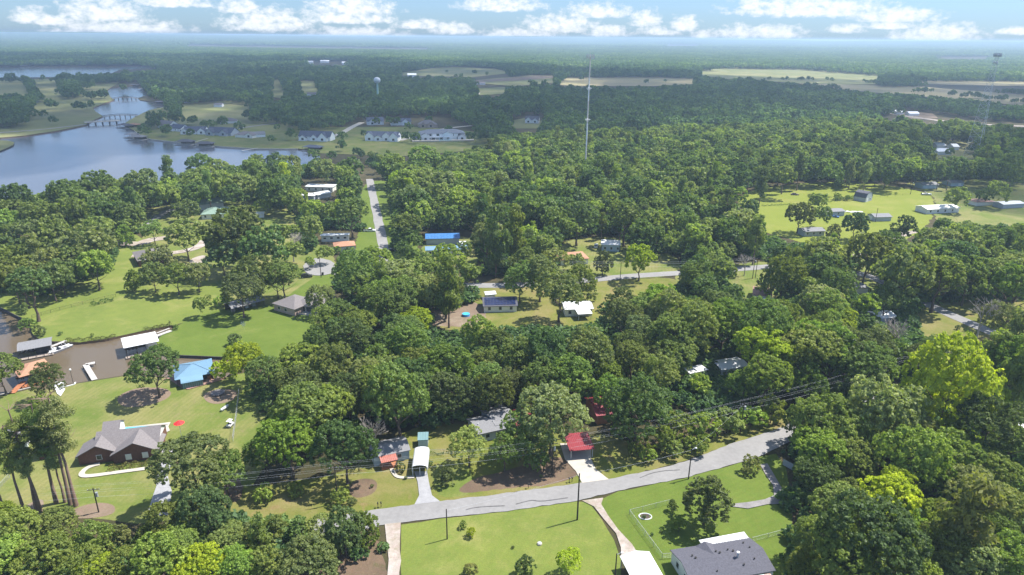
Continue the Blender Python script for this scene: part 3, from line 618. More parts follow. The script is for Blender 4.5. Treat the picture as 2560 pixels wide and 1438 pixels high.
# 5 arched carport
r, L, W = canopy('carport', 'white round topped metal carport at the head of the grey driveway', 'carport', (1031,1190), (1069,1189), 7.2, 2.2, .75, 'flat', M_WHITE, M_WHITE, 0, nx=3, land='round topped carport')
for ch in list(r.children):
    if ch.name.startswith('roof'): D.objects.remove(ch)
bb = MB(); prof = [(-L/2-.1, 1.5)]+[(-(L/2+.05)*math.cos(math.pi*k/10), 2.2+.8*math.sin(math.pi*k/10)**.8) for k in range(11)]+[(L/2+.1, 1.5)]; bb.slab(prof, -W/2-.2, W/2+.2, .06)
MB().add([(y_, x_, z_) for x_, y_, z_ in bb.v], [f[::-1] for f in bb.f]).build('roof', M_WHITE, r)
bb = MB()
for k in range(12):
    yy_ = -W/2-.15+k*(W+.3)/11
    for (a0, z0), (a1, z1) in zip(prof[:-1], prof[1:]): bb.tube((a0, yy_, z0+.02), (a1, yy_, z1+.02), .025, .025, 4)
tag(bb.build('roof_rib', M_WHITE, r), None, None, None, 'stuff')
# 6 grey roof house with red roofed end
r, L, W = building('house', 'grey shingled house partly hidden left of the big olive oak', 'house', (1196,1108), (1262,1093), 7.5, 2.6, 1.1, 'gable', M_SH_LG, M_GREYW, 0, False, .35, wins=[('f',2,1,1,1,'window'),('f',5,1,1,1,'window')], land='grey shingled house')
for px_ in (-2.6, 1.4): MB().tube((px_,-1,3.3), (px_,-1,3.9), .12, .12, 8).build('roof_vent', M_WHITE, r)
building('house', 'raised grey gable wing behind the grey shingled house', 'house', (1240,1090), (1290,1075), 8.0, 3.1, .9, 'gable', M_SH_LG, M_GREYW, 0, False, .3)
building('shed', 'red metal roofed lean-to hidden behind the big olive oak', 'shed', (1292,1085), (1335,1077), 7, 2.6, .7, 'gable', M_RED, M_WOOD, 0, False, .3, seams=.5)
# 7 red carport
canopy('carport', 'red metal carport roof over the beige driveway', 'carport', (1426,1149), (1482,1144), 6.2, 2.5, .5, 'shed', M_RED, M_STEEL, 0, False, nx=2, ov=.3, seams=.45, land='red carport')
# 8 red roof cabin
building('cabin', 'brown cabin with crimson metal roof right of the big olive oak', 'cabin', (1492,1062), (1526,1058), 9, 2.8, 1.5, 'gable', M_RED, M_WOODR, 0, False, .4, seams=.5, land='crimson roofed cabin')
# 9 timber frame
r = thing('play_tower', 'small square timber play tower at the wood edge', 'play tower', *G(1248,1036), .2, land='timber play tower')
for sx in (-1, 1):
    for sy in (-1, 1): MB().box(sx*1-.07, sx*1+.07, sy*1-.07, sy*1+.07, 0, 2.3).build('post', M_WOOD, r)
for z_ in (1.1, 2.2):
    MB().box(-1.15, 1.15, -1.15, 1.15, z_, z_+.08).build('deck' if z_ < 2 else 'roof', M_CONC if z_ > 2 else M_WOOD, r)
# 10 brick pool house: main hip wing + steep front gable + left wing
x, y, rot, L = frame_of((240,1165), (388,1147), 13, 0, False)
r = thing('brick_house', 'brown brick house with big weathered shingle gables and swimming pool behind', 'house', x, y, rot, land='brick pool house')
Lm = 13.5; W = 9
roof_part(r, Lm, W, 2.6, 2.6, 'gable', M_SH_GR, .4); walls_part(r, Lm, W, 2.6, 2.6, 'gable', M_BRICKR)
b = MB(); xc = 1.9; hw = 4.9
b.prism([(-11, 0)], 0, 0) if False else None
def ywing(root, xc, hw, y0, y1, h, rh, mr, mw, ov=.45):
    sl = rh/hw; bb = MB(); Xh = hw+ov; prof = [(-Xh, h-sl*ov+.16), (0, h+rh+.16), (Xh, h-sl*ov+.16)]; bb.slab(prof, y0-ov, y1, .16)
    MB().add([(y_+xc, x_, z_) for x_, y_, z_ in bb.v], [f[::-1] for f in bb.f]).build('roof', mr, root)
    bb = MB().prism([(-hw, 0), (hw, 0), (hw, h-.03), (0, h+rh-.03), (-hw, h-.03)], y0, y1)
    return MB().add([(y_+xc, x_, z_) for x_, y_, z_ in bb.v], [f[::-1] for f in bb.f]).build('wall', mw, root)
ywing(r, 2.4, 4.9, -6.6, .3, 2.5, 2.55, M_SH_GR, M_BRICKR)
ywing(r, -5.9, 4.2, -5.4, .3, 2.5, 2.2, M_SH_GR, M_BRICKR)
for xx in (.3, 3.9):
    o = MB().box(xx-.1, xx+1.2, -6.68, -6.58, .7, 2.2).build('window', M_CREAM, r); MB().box(xx, xx+1.1, -6.72, -6.685, .8, 2.1).build('shutter', M_CREAM, o)
o = MB().box(-6.3, -5.1, -5.48, -5.38, .9, 2.2).build('window', M_WHITE, r); MB().box(-6.2, -5.2, -5.52, -5.485, 1, 2.1).build('pane', M_GLASS, o)
b = MB().add([(Lm/2+.03,-W/2+.2,2.6),(Lm/2+.03,W/2-.2,2.6),(Lm/2+.03,0,5.1)], [(0,1,2)]); b.build('gable_trim', M_WHITE, r)
building('house_wing', 'rear shingled wing of the brick house with white dormer', 'house', (262,1112), (300,1107), 6, 2.8, 1.8, 'gable', M_SH_GR, M_WHITE, 0, False, .3)
# pool
P_ = [G(308,1079), G(392,1073), G(398,1080), G(402,1076), G(409,1069), G(400,1065), G(309,1071)]
cx_, cy_ = sum(p[0] for p in P_)/7, sum(p[1] for p in P_)/7
r = thing('swimming_pool', 'turquoise swimming pool behind the brick house', 'pool', cx_, cy_, land='swimming pool')
pl = [(p[0]-cx_, p[1]-cy_) for p in P_]; b = MB(); b.add([(a, c, .30) for a, c in pl], [tuple(range(7))[::-1] if True else None]); b.build('water', M_POOL, r)
b = MB()
for (a, c), (a2, c2) in zip(pl, pl[1:]+pl[:1]): b.tube((a, c, .28), (a2, c2, .28), .16, .16, 6)
b.build('coping', M_CONC, r)
x, y = G(20,1112); r = thing('swimming_pool', 'round blue pool beyond the tall pines at the left edge', 'pool', x, y, land='round pool')
MB().tube((0,0,0), (0,0,1.1), 3.2, 3.2, 20).build('wall', M_TARPB, r); MB().tube((0,0,1.1), (0,0,1.15), 3.0, 3.0, 20).build('water', M_POOL, r)
building('house', 'white roofed outbuilding behind the tall pines at the left edge', 'house', (0,1130), (70,1118), 6, 2.6, 1, 'gable', M_SH_LG, M_WHITE, 0)
building('house', 'dark shingled garage between the tall pines', 'garage', (100,1150), (150,1142), 7, 2.6, 1.4, 'gable', M_SH_DK, M_BRICKR, 0)
# boathouses
def boathouse(label, A, B, W, h, rh, kind, mr, z, far, land, mwall, deck=M_WOOD, nx=4, seams=.6, wallfrac=.35, dk=1.6):
    r, L, W = canopy('boathouse', label, 'boathouse', A, B, W, h, rh, kind, mr, M_DKWOOD, z, far, nx, .5, seams, land, -.6)
    for ob in r.children:
        if ob.name.startswith('post'): ob.location.z = -.8
    b = MB(); n = max(4, int((L+1)/.6))
    for k in range(n): x0 = -L/2-.5+k*(L+1)/n; MB().box(x0+.02, x0+(L+1)/n-.02, -W/2-dk, -W/2+.5, .05, .2).build('plank', deck, r)
    MB().box(-L/2-.2, L/2+.2, W/2-1.0, W/2+.1, .0, .15).build('dock', deck, r)
    if wallfrac:
        MB().box(L/2-L*wallfrac, L/2-.15, -W/2+1.2, W/2-.2, .2, h-.15).build('locker_room', mwall, r)
    for k in range(5): MB().tube((-L/2+k*L/4, -W/2-dk+.2, -1.4), (-L/2+k*L/4, -W/2-dk+.2, .9), .1, .1, 6).build('piling', M_DKWOOD, r)
    bb = MB()
    for k in range(3): bb.box(-L/2+.8+k*1.1, -L/2+1.2+k*1.1, -1, 1.2, .8, 1.4)
    bb.build('boat_lift', M_DKWOOD, r)
    return r, L, W
boathouse('white hip roofed boathouse with brown deck in the canal', (312,864), (392,848), 8, 3.4, .9, 'hip', M_WHITE, 3.4, False, 'white roofed boathouse', M_WHITE, M_WOOD, 4, 0)
boathouse('low grey metal roofed boathouse with timber deck at the far left', (46,872), (124,858), 6.5, 2.9, .7, 'gable', M_SH_LG, 2.9, False, 'grey roofed boathouse', M_BLACK, M_WOOD, 4, .7, .5)
boathouse('orange roofed boathouse half hidden by a small tree at the canal', (50,936), (125,915), 8, 3.2, 1.4, 'hip', M_SH_ORG, 3.2, False, 'orange roofed boathouse', M_DKWOOD, M_WOODR, 3, 0)
r, L, W = boathouse('sky blue metal roofed boathouse with green sided shed', (440,943), (531,926), 9.5, 3.0, 1.5, 'hip', M_BLUE, 3.0, False, 'blue roofed boathouse', M_DKWOOD, M_WOOD, 4, .5, .4, .4)
MB().box(-L/2+1.2, L/2-3, -W/2-2.6, -W/2+.6, .6, 2.7).build('shed_wall', M_TEAL, r); b = MB(); b.slab([(-W/2-2.9, 2.6), (-W/2+.4, 3.2)], -L/2+1, L/2-2.8, .1); b.build('shed_roof', M_BLUE, r)
b = MB()
for k in range(12): b.box(-L/2+1.25+k*.55, -L/2+1.32+k*.55, -W/2-2.66, -W/2-2.6, .6, 2.6)
tag(b.build('batten', M_DKWOOD, r), None, None, None, 'stuff')
MB().box(L/2-2.4, L/2-.3, -W/2+.2, W/2-2, .6, .8).build('deck', M_WOODR, r); MB().box(L/2-1.6, L/2-.6, -W/2+1, -W/2+2.6, .8, 1.6).build('bench', M_WOODR, r)
# L dock
def dock(label, pts, wd, m=M_WOODG, z=.25, g_=None):
    P = [Vector(G(*p)) for p in pts]; r = thing('dock', label, 'dock', P[0].x, P[0].y, 0, 0, g_)
    for a, c in zip(P[:-1], P[1:]):
        d = c-a; Ln = d.length; d.normalize(); n_ = Vector((-d.y, d.x)); k = max(2, int(Ln/.9))
        for i in range(k):
            s0 = a+d*(i*Ln/k+.02)-P[0]; s1 = a+d*((i+1)*Ln/k-.02)-P[0]; q = [s0-n_*wd/2, s1-n_*wd/2, s1+n_*wd/2, s0+n_*wd/2]
            MB().add([(v.x, v.y, z-.12) for v in q]+[(v.x, v.y, z) for v in q], [(0,3,2,1),(4,5,6,7),(0,1,5,4),(1,2,6,5),(2,3,7,6),(3,0,4,7)]).build('plank', m, r)
        for i in (0, k//2, k):
            q = a+d*(i*Ln/k)-P[0]; MB().tube((q.x+n_.x*wd/2, q.y+n_.y*wd/2, -1.3), (q.x+n_.x*wd/2, q.y+n_.y*wd/2, z-.14), .09, .09, 6).build('piling', M_DKWOOD, r)
    return r
r = dock('grey L shaped wooden dock reaching into the canal', [(237,951),(214,913),(238,908)], 1.5)
dock('long grey walkway from the lawn to the white boathouse', [(428,828),(378,846)], 1.4)
dock('second narrow walkway beside the white boathouse', [(424,822),(392,834)], .6)
dock('grey gangway from the shore to the grey boathouse', [(166,853),(128,868)], 1.2)
dock('brown gangway of the orange roofed boathouse', [(30,985),(60,955)], 1.6, M_WOODR)
dock('short finger pier on the far lawn shore', [(605,377),(645,371)], 2.0)
# seawalls
def wall_run(name, label, pts, z0, z1, th, m, n=None):
    P = [Vector(G(*p)) for p in pts]; r = thing(name, label, 'seawall' if 'sea' in name else 'wall', P[0].x, P[0].y)
    for a, c in zip(P[:-1], P[1:]):
        Ln = (c-a).length; k = max(1, int(Ln/2.4)); d = (c-a)/k; nn = Vector((-d.y, d.x)).normalized()*th/2
        for i in range(k):
            s0 = a+d*(i+.01)-P[0]; s1 = a+d*(i+.99)-P[0]; q = [s0-nn, s1-nn, s1+nn, s0+nn]
            MB().add([(v.x, v.y, z0) for v in q]+[(v.x, v.y, z1) for v in q], [(0,3,2,1),(4,5,6,7),(0,1,5,4),(1,2,6,5),(2,3,7,6),(3,0,4,7)]).build('panel', m, r)
wall_run('seawall', 'dark timber seawall along the bright peninsula lawn', [(432,888),(480,890),(552,893),(600,896)], -1.2, .12, .3, M_SEAWALL)
wall_run('seawall', 'dark seawall at the corner of the long left lawn', [(-40,752),(0,769),(58,798)], -1.2, .15, .3, M_SEAWALL)
wall_run('seawall', 'pale concrete seawall cap by the tall pines', [(-30,992),(8,986),(77,969)], -1.2, .18, .4, M_CONC)
wall_run('seawall', 'white retaining wall beside the boat ramp', [(152,971),(186,962),(189,957)], -1.2, .25, .3, M_WHITE)
wall_run('seawall', 'pale seawall curving round the lakeside lawns', [(336,327),(345,335),(358,343),(380,349),(430,354),(500,362),(560,367),(640,372),(745,372)], -1.2, .25, .5, M_CONC)
# boats
def boat(label, x, y, rot, L=6.5, m=M_WHITE, z=-.8, grp=None):
    r = thing('boat', label, 'boat', x, y, rot, z, grp); b = MB(); n = 9; v = []
    for i in range(n):
        t = i/(n-1); xx = -L/2+L*t; wd = 1.15*math.sqrt(max(0, 1-max(0, (t-.45)/.55)**2.2)) if i < n-1 else .04
        v += [(xx, -wd, .75+.15*t), (xx, -wd*.6, -.1), (xx, wd*.6, -.1), (xx, wd, .75+.15*t), (xx, wd*.75, .72), (xx, -wd*.75, .72)]
    fs = []
    for i in range(n-1):
        for k in range(6): a = i*6+k; c = i*6+(k+1) % 6; fs.append((a, c, c+6, a+6))
    b.add(v, fs+[(5,4,3,2,1,0)]); b.build('hull', m, r)
    MB().box(-L*.3, L*.12, -.7, .7, .73, .8).build('cockpit', M_SH_LG, r)
    for s in (-1, 1): MB().box(-L*.1, 0, s*.4-.25, s*.4+.25, .8, 1.25).build('seat', M_WHITE, r)
    MB().add([(.1*L,-.8,.8),(.1*L,.8,.8),(.04*L,.7,1.3),(.04*L,-.7,1.3),(.16*L,0,.82)], [(0,1,2,3),(0,4,1)]).build('windshield', M_GLASS, r)
    MB().box(-L/2-.4, -L/2, -.25, .25, .3, 1.2).build('outboard_motor', M_BLACK, r)
    bb = MB(); bb.poly_tube([(-.2*L,-1,.8),(-.2*L,-1,2.1),(-.2*L,1,2.1),(-.2*L,1,.8)], .05); bb.build('tow_frame', M_WHITE, r)
    return r
x, y = G(151,877, -.8); boat('white open motor boat moored between the boathouses', x, y, R(-112), 7.5)
x, y = G(132,873); r = boat('small white jet ski beside the grey boathouse', x, y, R(60), 2.8)
x, y = G(2316,488); boat('small pale boat parked on the dull pasture', x, y, R(-10), 6, z=.3)
# long dark shed, tan brick house
r, L, W = canopy('shed', 'long open dark timber shed with pale roof by the tan brick house', 'shed', (583,787), (662,765), 6.5, 2.5, 1.1, 'gable', M_SH_LG, M_DKWOOD, 0, nx=5, ov=.4, land='long dark shed'); 
b = MB().box(-L/2, L/2, W/2-.2, W/2-.05, 0, 2.4); b.build('back_wall', M_DKWOOD, r)
for k in range(4): MB().box(-L/2+1+k*2.6, -L/2+2.2+k*2.6, -.6, .8, 0, .9+.2*(k % 2)).build('stored_crate', [M_WOOD, M_BLACK, M_WHITE, M_STEEL][k], r)
r, L, W = building('house', 'tan brick house with grey hip roof on the bright green lawn', 'house', (686,776), (738,791), 10, 2.9, 1.9, 'hip', M_SH_GR, M_BRICK, 0, False, .5, wins=[('f',2.2,1,1.1,1.1,'window'),('f',5.6,1,1.1,1.1,'window')], land='tan brick house')
r, L, W = building('house', 'wide grey roofed rear wing of the tan brick house', 'house', (738,780), (800,786), 12, 2.9, 2.6, 'hip', M_SH_GR, M_BRICK, 0, False, .5, wins=[('f',1.5,.6,2.6,1.8,'window'),('f',4.6,.6,2.6,1.8,'window')])
MB().box(-L/2, L/2, -W/2-2.2, -W/2-.1, 0, .5).build('patio', M_CONC, r)
# left houses
building('house', 'brown brick house with grey hip roof inside the left tree group', 'house', (348,668), (432,655), 15, 2.9, 2.4, 'hip', M_SH_GR, M_BRICKR, 0, wins=row('f', 3, 15), land='hillside brick house')
building('house', 'grey roofed house behind the left tree row', 'house', (180,632), (285,622), 12, 2.8, 1.8, 'hip', M_SH_GR, M_CREAM, 0, land='left hidden house')
building('house', 'large house with pale green metal hip roof', 'house', (505,549), (574,546), 15, 2.8, 2.2, 'hip', M_GREENR, M_CREAM, 0, seams=1.2, wins=row('f', 4, 15), land='green roofed house')
building('house', 'rear wing of the green roofed house', 'house', (482,528), (560,520), 14, 3.4, 2, 'hip', M_GREENR, M_CREAM, 0, seams=1.2)
building('house', 'reddish roofed house hidden at the left lake wood', 'house', (322,512), (352,505), 9, 2.8, 1.6, 'hip', M_SH_BR, M_CREAM, 0)
building('shed', 'blue tarpaulin covered roof seen through the lake trees', 'shed', (428,458), (452,455), 6, 2.4, .8, 'gable', M_BLUET, M_GREYW, 0)
building('shed', 'small cream shed among the trees by the green roofed house', 'shed', (643,545), (660,544), 4, 2.2, .7, 'gable', M_CREAM, M_CREAM, 0)
building('garage', 'white gabled garage hidden behind the round tree by the turning circle', 'garage', (632,710), (690,700), 8, 2.8, 1.6, 'gable', M_SH_LG, M_WHITE, 0, land='white gabled garage')
building('trailer_home', 'white flat roofed trailer home at the head of the side road', 'trailer', (765,478), (832,480), 7, 3, .3, 'shed', M_WHITE, M_CREAM, 0, wins=row('f', 4, 18), land='white trailer home')
building('shed', 'white metal shed in front of the trailer home', 'shed', (795,498), (828,492), 7, 2.6, .6, 'gable', M_WHITE, M_WHITE, 0)
building('shed', 'low pale lean-to left of the white metal shed', 'shed', (752,498), (785,500), 5, 2.4, .4, 'shed', M_WHITE, M_GREYW, 0)
def vehicle(label, cat, px, py, rot, body, L=4.9, kind='suv', z=0):
    x, y = G(px, py); r = thing({'suv': 'parked_car', 'pickup': 'pickup_truck', 'sedan': 'parked_car'}[kind], label, cat, x, y, rot, z)
    hw = .92; hb = .95
    if kind == 'pickup':
        MB().prism([(-L/2,.35),(L/2,.35),(L/2,.85),(L/2-.9,1.02),(L/2-1.3,1.05),(-L/2,1.05)], -hw, hw).mesh
        prof = [(-L/2,.35),(L/2,.35),(L/2,.85),(L/2-1.3,1.05),(-L/2,1.05)]
        cab = [(-.6,1.05),(L/2-1.35,1.05),(L/2-2.0,1.7),(-.4,1.75)]
    elif kind == 'suv':
        prof = [(-L/2,.35),(L/2,.35),(L/2,.85),(L/2-1.1,1.0),(-L/2,1.05)]; cab = [(-L/2+.05,1.05),(L/2-1.2,1.0),(L/2-1.9,1.72),(-L/2+.35,1.74)]
    else:
        prof = [(-L/2,.3),(L/2,.3),(L/2,.7),(L/2-1.2,.9),(-L/2,.92)]; cab = [(-L/2+.6,.92),(L/2-1.3,.9),(L/2-2.1,1.4),(-L/2+1.3,1.42)]
    def ext(pf, w1, nm, m, par):
        bb = MB().prism(pf, -w1, w1); return MB().add([(y_, x_, z_) for x_, y_, z_ in bb.v], [f[::-1] for f in bb.f]).build(nm, m, par)
    ext(prof, hw, 'body', body, r); c = ext(cab, hw*.86, 'cabin', M_GLASS, r)
    zt = cab[2][1]; MB().box(cab[3][0]+.05, cab[2][0]-.05, -hw*.84, hw*.84, zt, zt+.07).build('roof', body, c)
    if kind == 'pickup': MB().box(-L/2+.1, -.7, -hw+.12, hw-.12, 1.055, 1.07).build('truck_bed', M_BLACK, r)
    for sx in (-1, 1):
        for sy in (-1, 1):
            wv = MB().tube((sx*L*.31, sy*(hw-.2), .36), (sx*L*.31, sy*(hw+.03), .36), .36, .36, 12).build('wheel', M_BLACK, r); MB().tube((sx*L*.31, sy*(hw+.035), .36), (sx*L*.31, sy*(hw+.05), .36), .2, .2, 8).build('rim', M_STEEL, wv)
    for sy in (-1, 1): MB().box(L/2, L/2+.03, sy*.65-.18, sy*.65+.18, .62, .78).build('headlight', M_WHITE, r)
    return r
P_SILV = mat('white_paint', (.72, .73, .74), .3, .03, spec=.5); P_BLK = mat('black_paint', (.02, .02, .025), .25, .1, spec=.5); P_RED = mat('red_paint', (.45, .03, .03), .35, .1)
vehicle('white pickup truck parked beside the straight side road', 'pickup', 924, 579, R(5), P_SILV, 5.9, 'pickup')
vehicle('black suv parked on the turning circle', 'car', 766, 694, R(20), P_BLK, 4.9, 'suv')
vehicle('dark car parked under trees right of the side road', 'car', 980, 628, R(10), P_BLK, 4.6, 'sedan')
vehicle('white car parked beside the small white trailer', 'car', 1490, 618, R(80), P_SILV, 4.6, 'suv')
vehicle('rusty wrecked car alone on the lime green pasture', 'car', 1987, 488, R(-8), mat('primer_grey_paint', (.16, .12, .12), .7, .4, 2), 4.8, 'sedan')
vehicle('white van parked on the beige driveway edge', 'van', 2400, 1240, R(30), P_SILV, 5, 'suv')
building('garage', 'red sided shed with white roof at the right edge', 'shed', (2548,1110), (2600,1104), 6, 2.6, .8, 'gable', M_WHITE, P_RED, 0)
building('motor_home', 'long white motor home under the trees left of the side road', 'motor home', (804,605), (872,603), 3, 3.1, .15, 'flat', M_WHITE, M_CREAM, 0, wins=row('f', 4, 13, 1.4, 1.2, .8), land='long white motor home')
building('house', 'low house with orange brown roof below the motor home', 'house', (838,630), (888,626), 7, 2.5, 1.2, 'hip', M_SH_ORG, M_CREAM, 0, land='orange roofed house')
# blue roofed mobiles
building('trailer_home', 'mobile home covered with a bright blue tarpaulin roof', 'trailer', (1066,613), (1148,611), 8, 3.2, 1.3, 'gable', M_BLUET, M_GREYW, 0, seams=1.5, land='blue tarpaulin home')
r, L, W = building('trailer_home', 'long white mobile home with pale blue metal roof', 'trailer', (1066,641), (1168,637), 5.5, 2.9, .9, 'gable', M_BLUE, M_WHITE, 0, seams=1, wins=row('f', 5, 18), land='pale blue roofed mobile home')
building('shed', 'small white shed right of the blue tarpaulin home', 'shed', (1152,622), (1170,621), 4, 2.4, .5, 'gable', M_WHITE, M_GREYW, 0)
# solar house
r, L, W = building('house', 'single storey house with a roof full of solar panels', 'house', (1210,782), (1292,780), 9, 2.6, 1.6, 'gable', M_SH_DK, M_CREAM, 0, False, .4, wins=row('f', 3, 12), land='solar roofed house')
sl = math.atan2(1.6, W/2)
for i in range(10):
    for j in range(3):
        x0 = -L/2+.3+i*(L-.6)/10; y0 = -W/2+.2+j*1.35; b = MB(); ww = (L-.6)/10-.1
        def zz(yy_): return 2.6+1.6*(1+yy_/(W/2))+.26
        b.add([(x0,y0,zz(y0)),(x0+ww,y0,zz(y0)),(x0+ww,y0+1.25,zz(y0+1.25)),(x0,y0+1.25,zz(y0+1.25)),(x0,y0,zz(y0)-.05),(x0+ww,y0,zz(y0)-.05),(x0+ww,y0+1.25,zz(y0+1.25)-.05),(x0,y0+1.25,zz(y0+1.25)-.05)], [(0,1,2,3),(4,7,6,5),(0,4,5,1),(1,5,6,2),(2,6,7,3),(3,7,4,0)]).build('solar_panel', M_SOLAR, r)
building('shed', 'white shed right behind the solar roofed house', 'shed', (1216,750), (1238,748), 3, 2.2, .5, 'gable', M_WHITE, M_WHITE, 0)
x, y = G(1165,790); r = thing('play_pool', 'round blue play pool in the dirt yard under a pine', 'pool', x, y); MB().tube((0,0,0), (0,0,.9), 1.4, 1.4, 16).build('wall', M_TARPB, r); MB().tube((0,0,.9), (0,0,.93), 1.3, 1.3, 16).build('water', M_POOL, r)
building('trailer_home', 'white mobile home with bright white metal roof in the middle yards', 'trailer', (1413,792), (1480,790), 7, 2.9, .7, 'gable', M_WHITE, M_CREAM, 0, seams=.8, wins=row('f', 3, 10), land='white mobile home')
canopy('porch_roof', 'white porch roof joined to the white mobile home', 'porch', (1446,802), (1478,800), 3.5, 2.5, .3, 'shed', M_WHITE, M_WHITE, 0, nx=2)
building('house', 'small house with peach coloured roof by the middle road', 'house', (1402,664), (1470,660), 10, 2.7, 1.6, 'hip', M_SH_ORG, M_CREAM, 0, wins=row('f', 3, 12), land='peach roofed house')
building('trailer_home', 'small white trailer with white roof behind the peach roofed house', 'trailer', (1504,628), (1548,630), 7, 3.2, .3, 'shed', M_WHITE, M_BLUEW, 0, wins=row('f', 3, 9), land='small white trailer')
building('house', 'reddish brown roofed house at the road bend', 'house', (1882,752), (1925,757), 9, 2.7, 1.4, 'gable', M_SH_BR, M_CREAM, 0, land='reddish brown roofed house')
building('camper', 'small white camper below the reddish brown roofed house', 'camper', (1908,772), (1938,770), 2.8, 2.7, .2, 'flat', M_WHITE, M_CREAM, 0, wins=row('f', 2, 5, 1.3, .8, .7), land='white camper')
building('house', 'house with light grey hip roof at the road bend', 'house', (2118,735), (2168,734), 11, 2.6, 2.0, 'hip', M_SH_LG, M_CREAM, 0, land='light grey hip roofed house')
building('shed', 'white roofed shed deep in the right hand wood', 'shed', (2194,812), (2236,808), 6, 2.5, .8, 'gable', M_WHITE, M_GREYW, 0, land='white roofed wood shed')
building('trailer_home', 'long white mobile home in the wood clearing', 'trailer', (1803,945), (1866,935), 5.5, 2.8, .5, 'gable', M_WHITE, M_WHITE, 0, wins=[('f',2.2,1,1.2,1.2,'window'),('f',6,1,.9,1.2,'window')], land='clearing mobile home')
building('camper', 'white camper left of the clearing mobile home', 'camper', (1724,953), (1764,944), 2.8, 2.6, .2, 'flat', M_WHITE, M_WHITE, 0)
building('shed', 'tiny white roofed shed in the wood below the clearing', 'shed', (1806,982), (1832,980), 2.5, 2, .5, 'gable', M_WHITE, M_WOOD, 0)
# upper right pasture buildings
r, L, W = building('barn', 'grey gambrel barn with dark roof on the lime green pasture', 'barn', (2144,504), (2176,506), 9, 3.0, 3.4, 'gambrel', M_SH_DK, M_GREYW, 0, False, .2, wins=[('r',1,.1,2.4,2.2,'door'),('r',5.6,1,1,1,'window')], land='gambrel barn', rot_add=R(-35))
building('trailer_home', 'grey mobile home with tractor in front on the pasture', 'trailer', (2069,542), (2110,540), 7, 2.8, .7, 'gable', M_SH_LG, M_GREYW, 0, wins=row('f', 2, 9), land='grey pasture mobile home')
vehicle('small blue and white tractor beside the grey mobile home', 'tractor', 2090, 544, R(-30), mat('tractor_blue_paint', (.05, .12, .3), .4, .1), 3.2, 'sedan')
building('shed', 'grey shed with white garage door below the gambrel barn', 'shed', (2186,554), (2227,553), 7, 2.5, 1.1, 'gable', M_SH_LG, M_GREYW, 0, wins=[('l',1.5,.1,3,2.1,'door')], land='garage door shed')
building('trailer_home', 'grey roofed mobile home at the foot of the pasture', 'trailer', (2010,592), (2060,590), 7, 2.7, .9, 'gable', M_SH_LG, M_GREYW, 0, wins=row('f', 4, 14), land='pasture foot mobile home')
building('trailer_home', 'long white mobile home at the right side of the pasture', 'trailer', (2316,536), (2396,532), 9, 2.9, 1.0, 'gable', M_CREAM, M_WHITE, 0, wins=row('f', 4, 20), land='long white pasture home')
building('shed', 'grey roofed open shed beside the dull pasture hedge', 'shed', (2306,473), (2344,472), 8, 2.8, 1.2, 'gable', M_SH_LG, M_BLUEW, 0, wins=[('r',1.5,.1,2.5,2,'door')], land='left hedge shed')
building('shed', 'smaller grey shed right of the open hedge shed', 'shed', (2376,467), (2408,466), 8, 2.6, 1.1, 'gable', M_SH_LG, M_BLUEW, 0, wins=[('f',6,.1,2,2,'door')], land='right hedge shed')
building('house', 'brown roofed shed under the right pasture trees', 'shed', (2440,516), (2484,514), 8, 2.6, 1.1, 'hip', M_SH_BR, M_CREAM, 0)
building('trailer_home', 'white roofed trailer cut by the right picture edge on the pasture', 'trailer', (2506,523), (2558,520), 7, 2.8, .7, 'gable', M_WHITE, M_GREYW, 0)
building('house', 'grey roofed house at the right edge by the road bend', 'house', (2546,660), (2600,655), 12, 2.8, 2, 'hip', M_SH_GR, M_CREAM, 0)
r = thing('scrap_pile', 'heap of white metal sheets right of the grey mobile home', 'scrap pile', *G(2125,531))
for k in range(9): MB().box(-6+k*1.5, -4.8+k*1.5+random.random(), random.uniform(-1.5,1.5), random.uniform(1.6,2.5), .02+k*.002, .2+.3*random.random()).build('metal_sheet', M_WHITE, r)
# ---- lakeside houses
def lakehouse(label, A, B, W, h, rh, mr, mw, wings=(), z=0, land=None, wins=(), kind='gable'):
    r, L, W = building('house', label, 'house', A, B, W, h, rh, kind, mr, mw, z, wins=wins, land=land)
    for (u, hw, d, hh, rr_) in wings:
        ywing(r, -L/2+u*L, hw, -W/2-d, 0, hh, rr_, mr, mw, .4)
        o = MB().box(-L/2+u*L-1.1, -L/2+u*L+1.1, -W/2-d-.08, -W/2-d-.0, 1, 3).build('window', M_GLASS, r)
    return r, L, W
lakehouse('white gabled lake house with navy roof under construction', (747,352), (826,354), 13, 4.5, 4.2, M_SH_NV, M_LW, [(.78,4.6,3,3.6,4.6),(.5,4,2,3.2,3.2),(.15,3.6,2,3.2,2.5)], land='navy roofed lake house')
lakehouse('white lake house with four pointed gables and navy roof', (915,352), (994,354), 13, 4.8, 3.6, M_SH_NV, M_LW, [(.12,4.2,1.5,5,3.4),(.4,3.8,2.2,3.6,2.2),(.65,4.0,1.2,5.2,3.2),(.9,4.2,3.5,4.6,4)], land='four gabled lake house', wins=row('f', 5, 30, 1, 1.6, 1.8))
r, L, W = lakehouse('large modern white lake mansion with slate hip roof and terraces', (1050,352), (1162,350), 17, 6.6, 3.0, mat('slate_roof', (.16,.18,.22), .7, .15), M_LW, [(.12,4,3,5.5,2.2),(.62,5,2,6.4,2.4),(.93,4,4,4,2)], land='modern lake mansion', kind='hip', wins=row('f', 6, 42, 4.2, 2.6, 2)+row('f', 5, 42, .8, 3.6, 2.2))
for k in range(7): MB().box(-L/2+3+k*4-.2, -L/2+3+k*4+.2, -W/2-3, -W/2-2.6, 0, 6.4).build('column', M_LW, r)
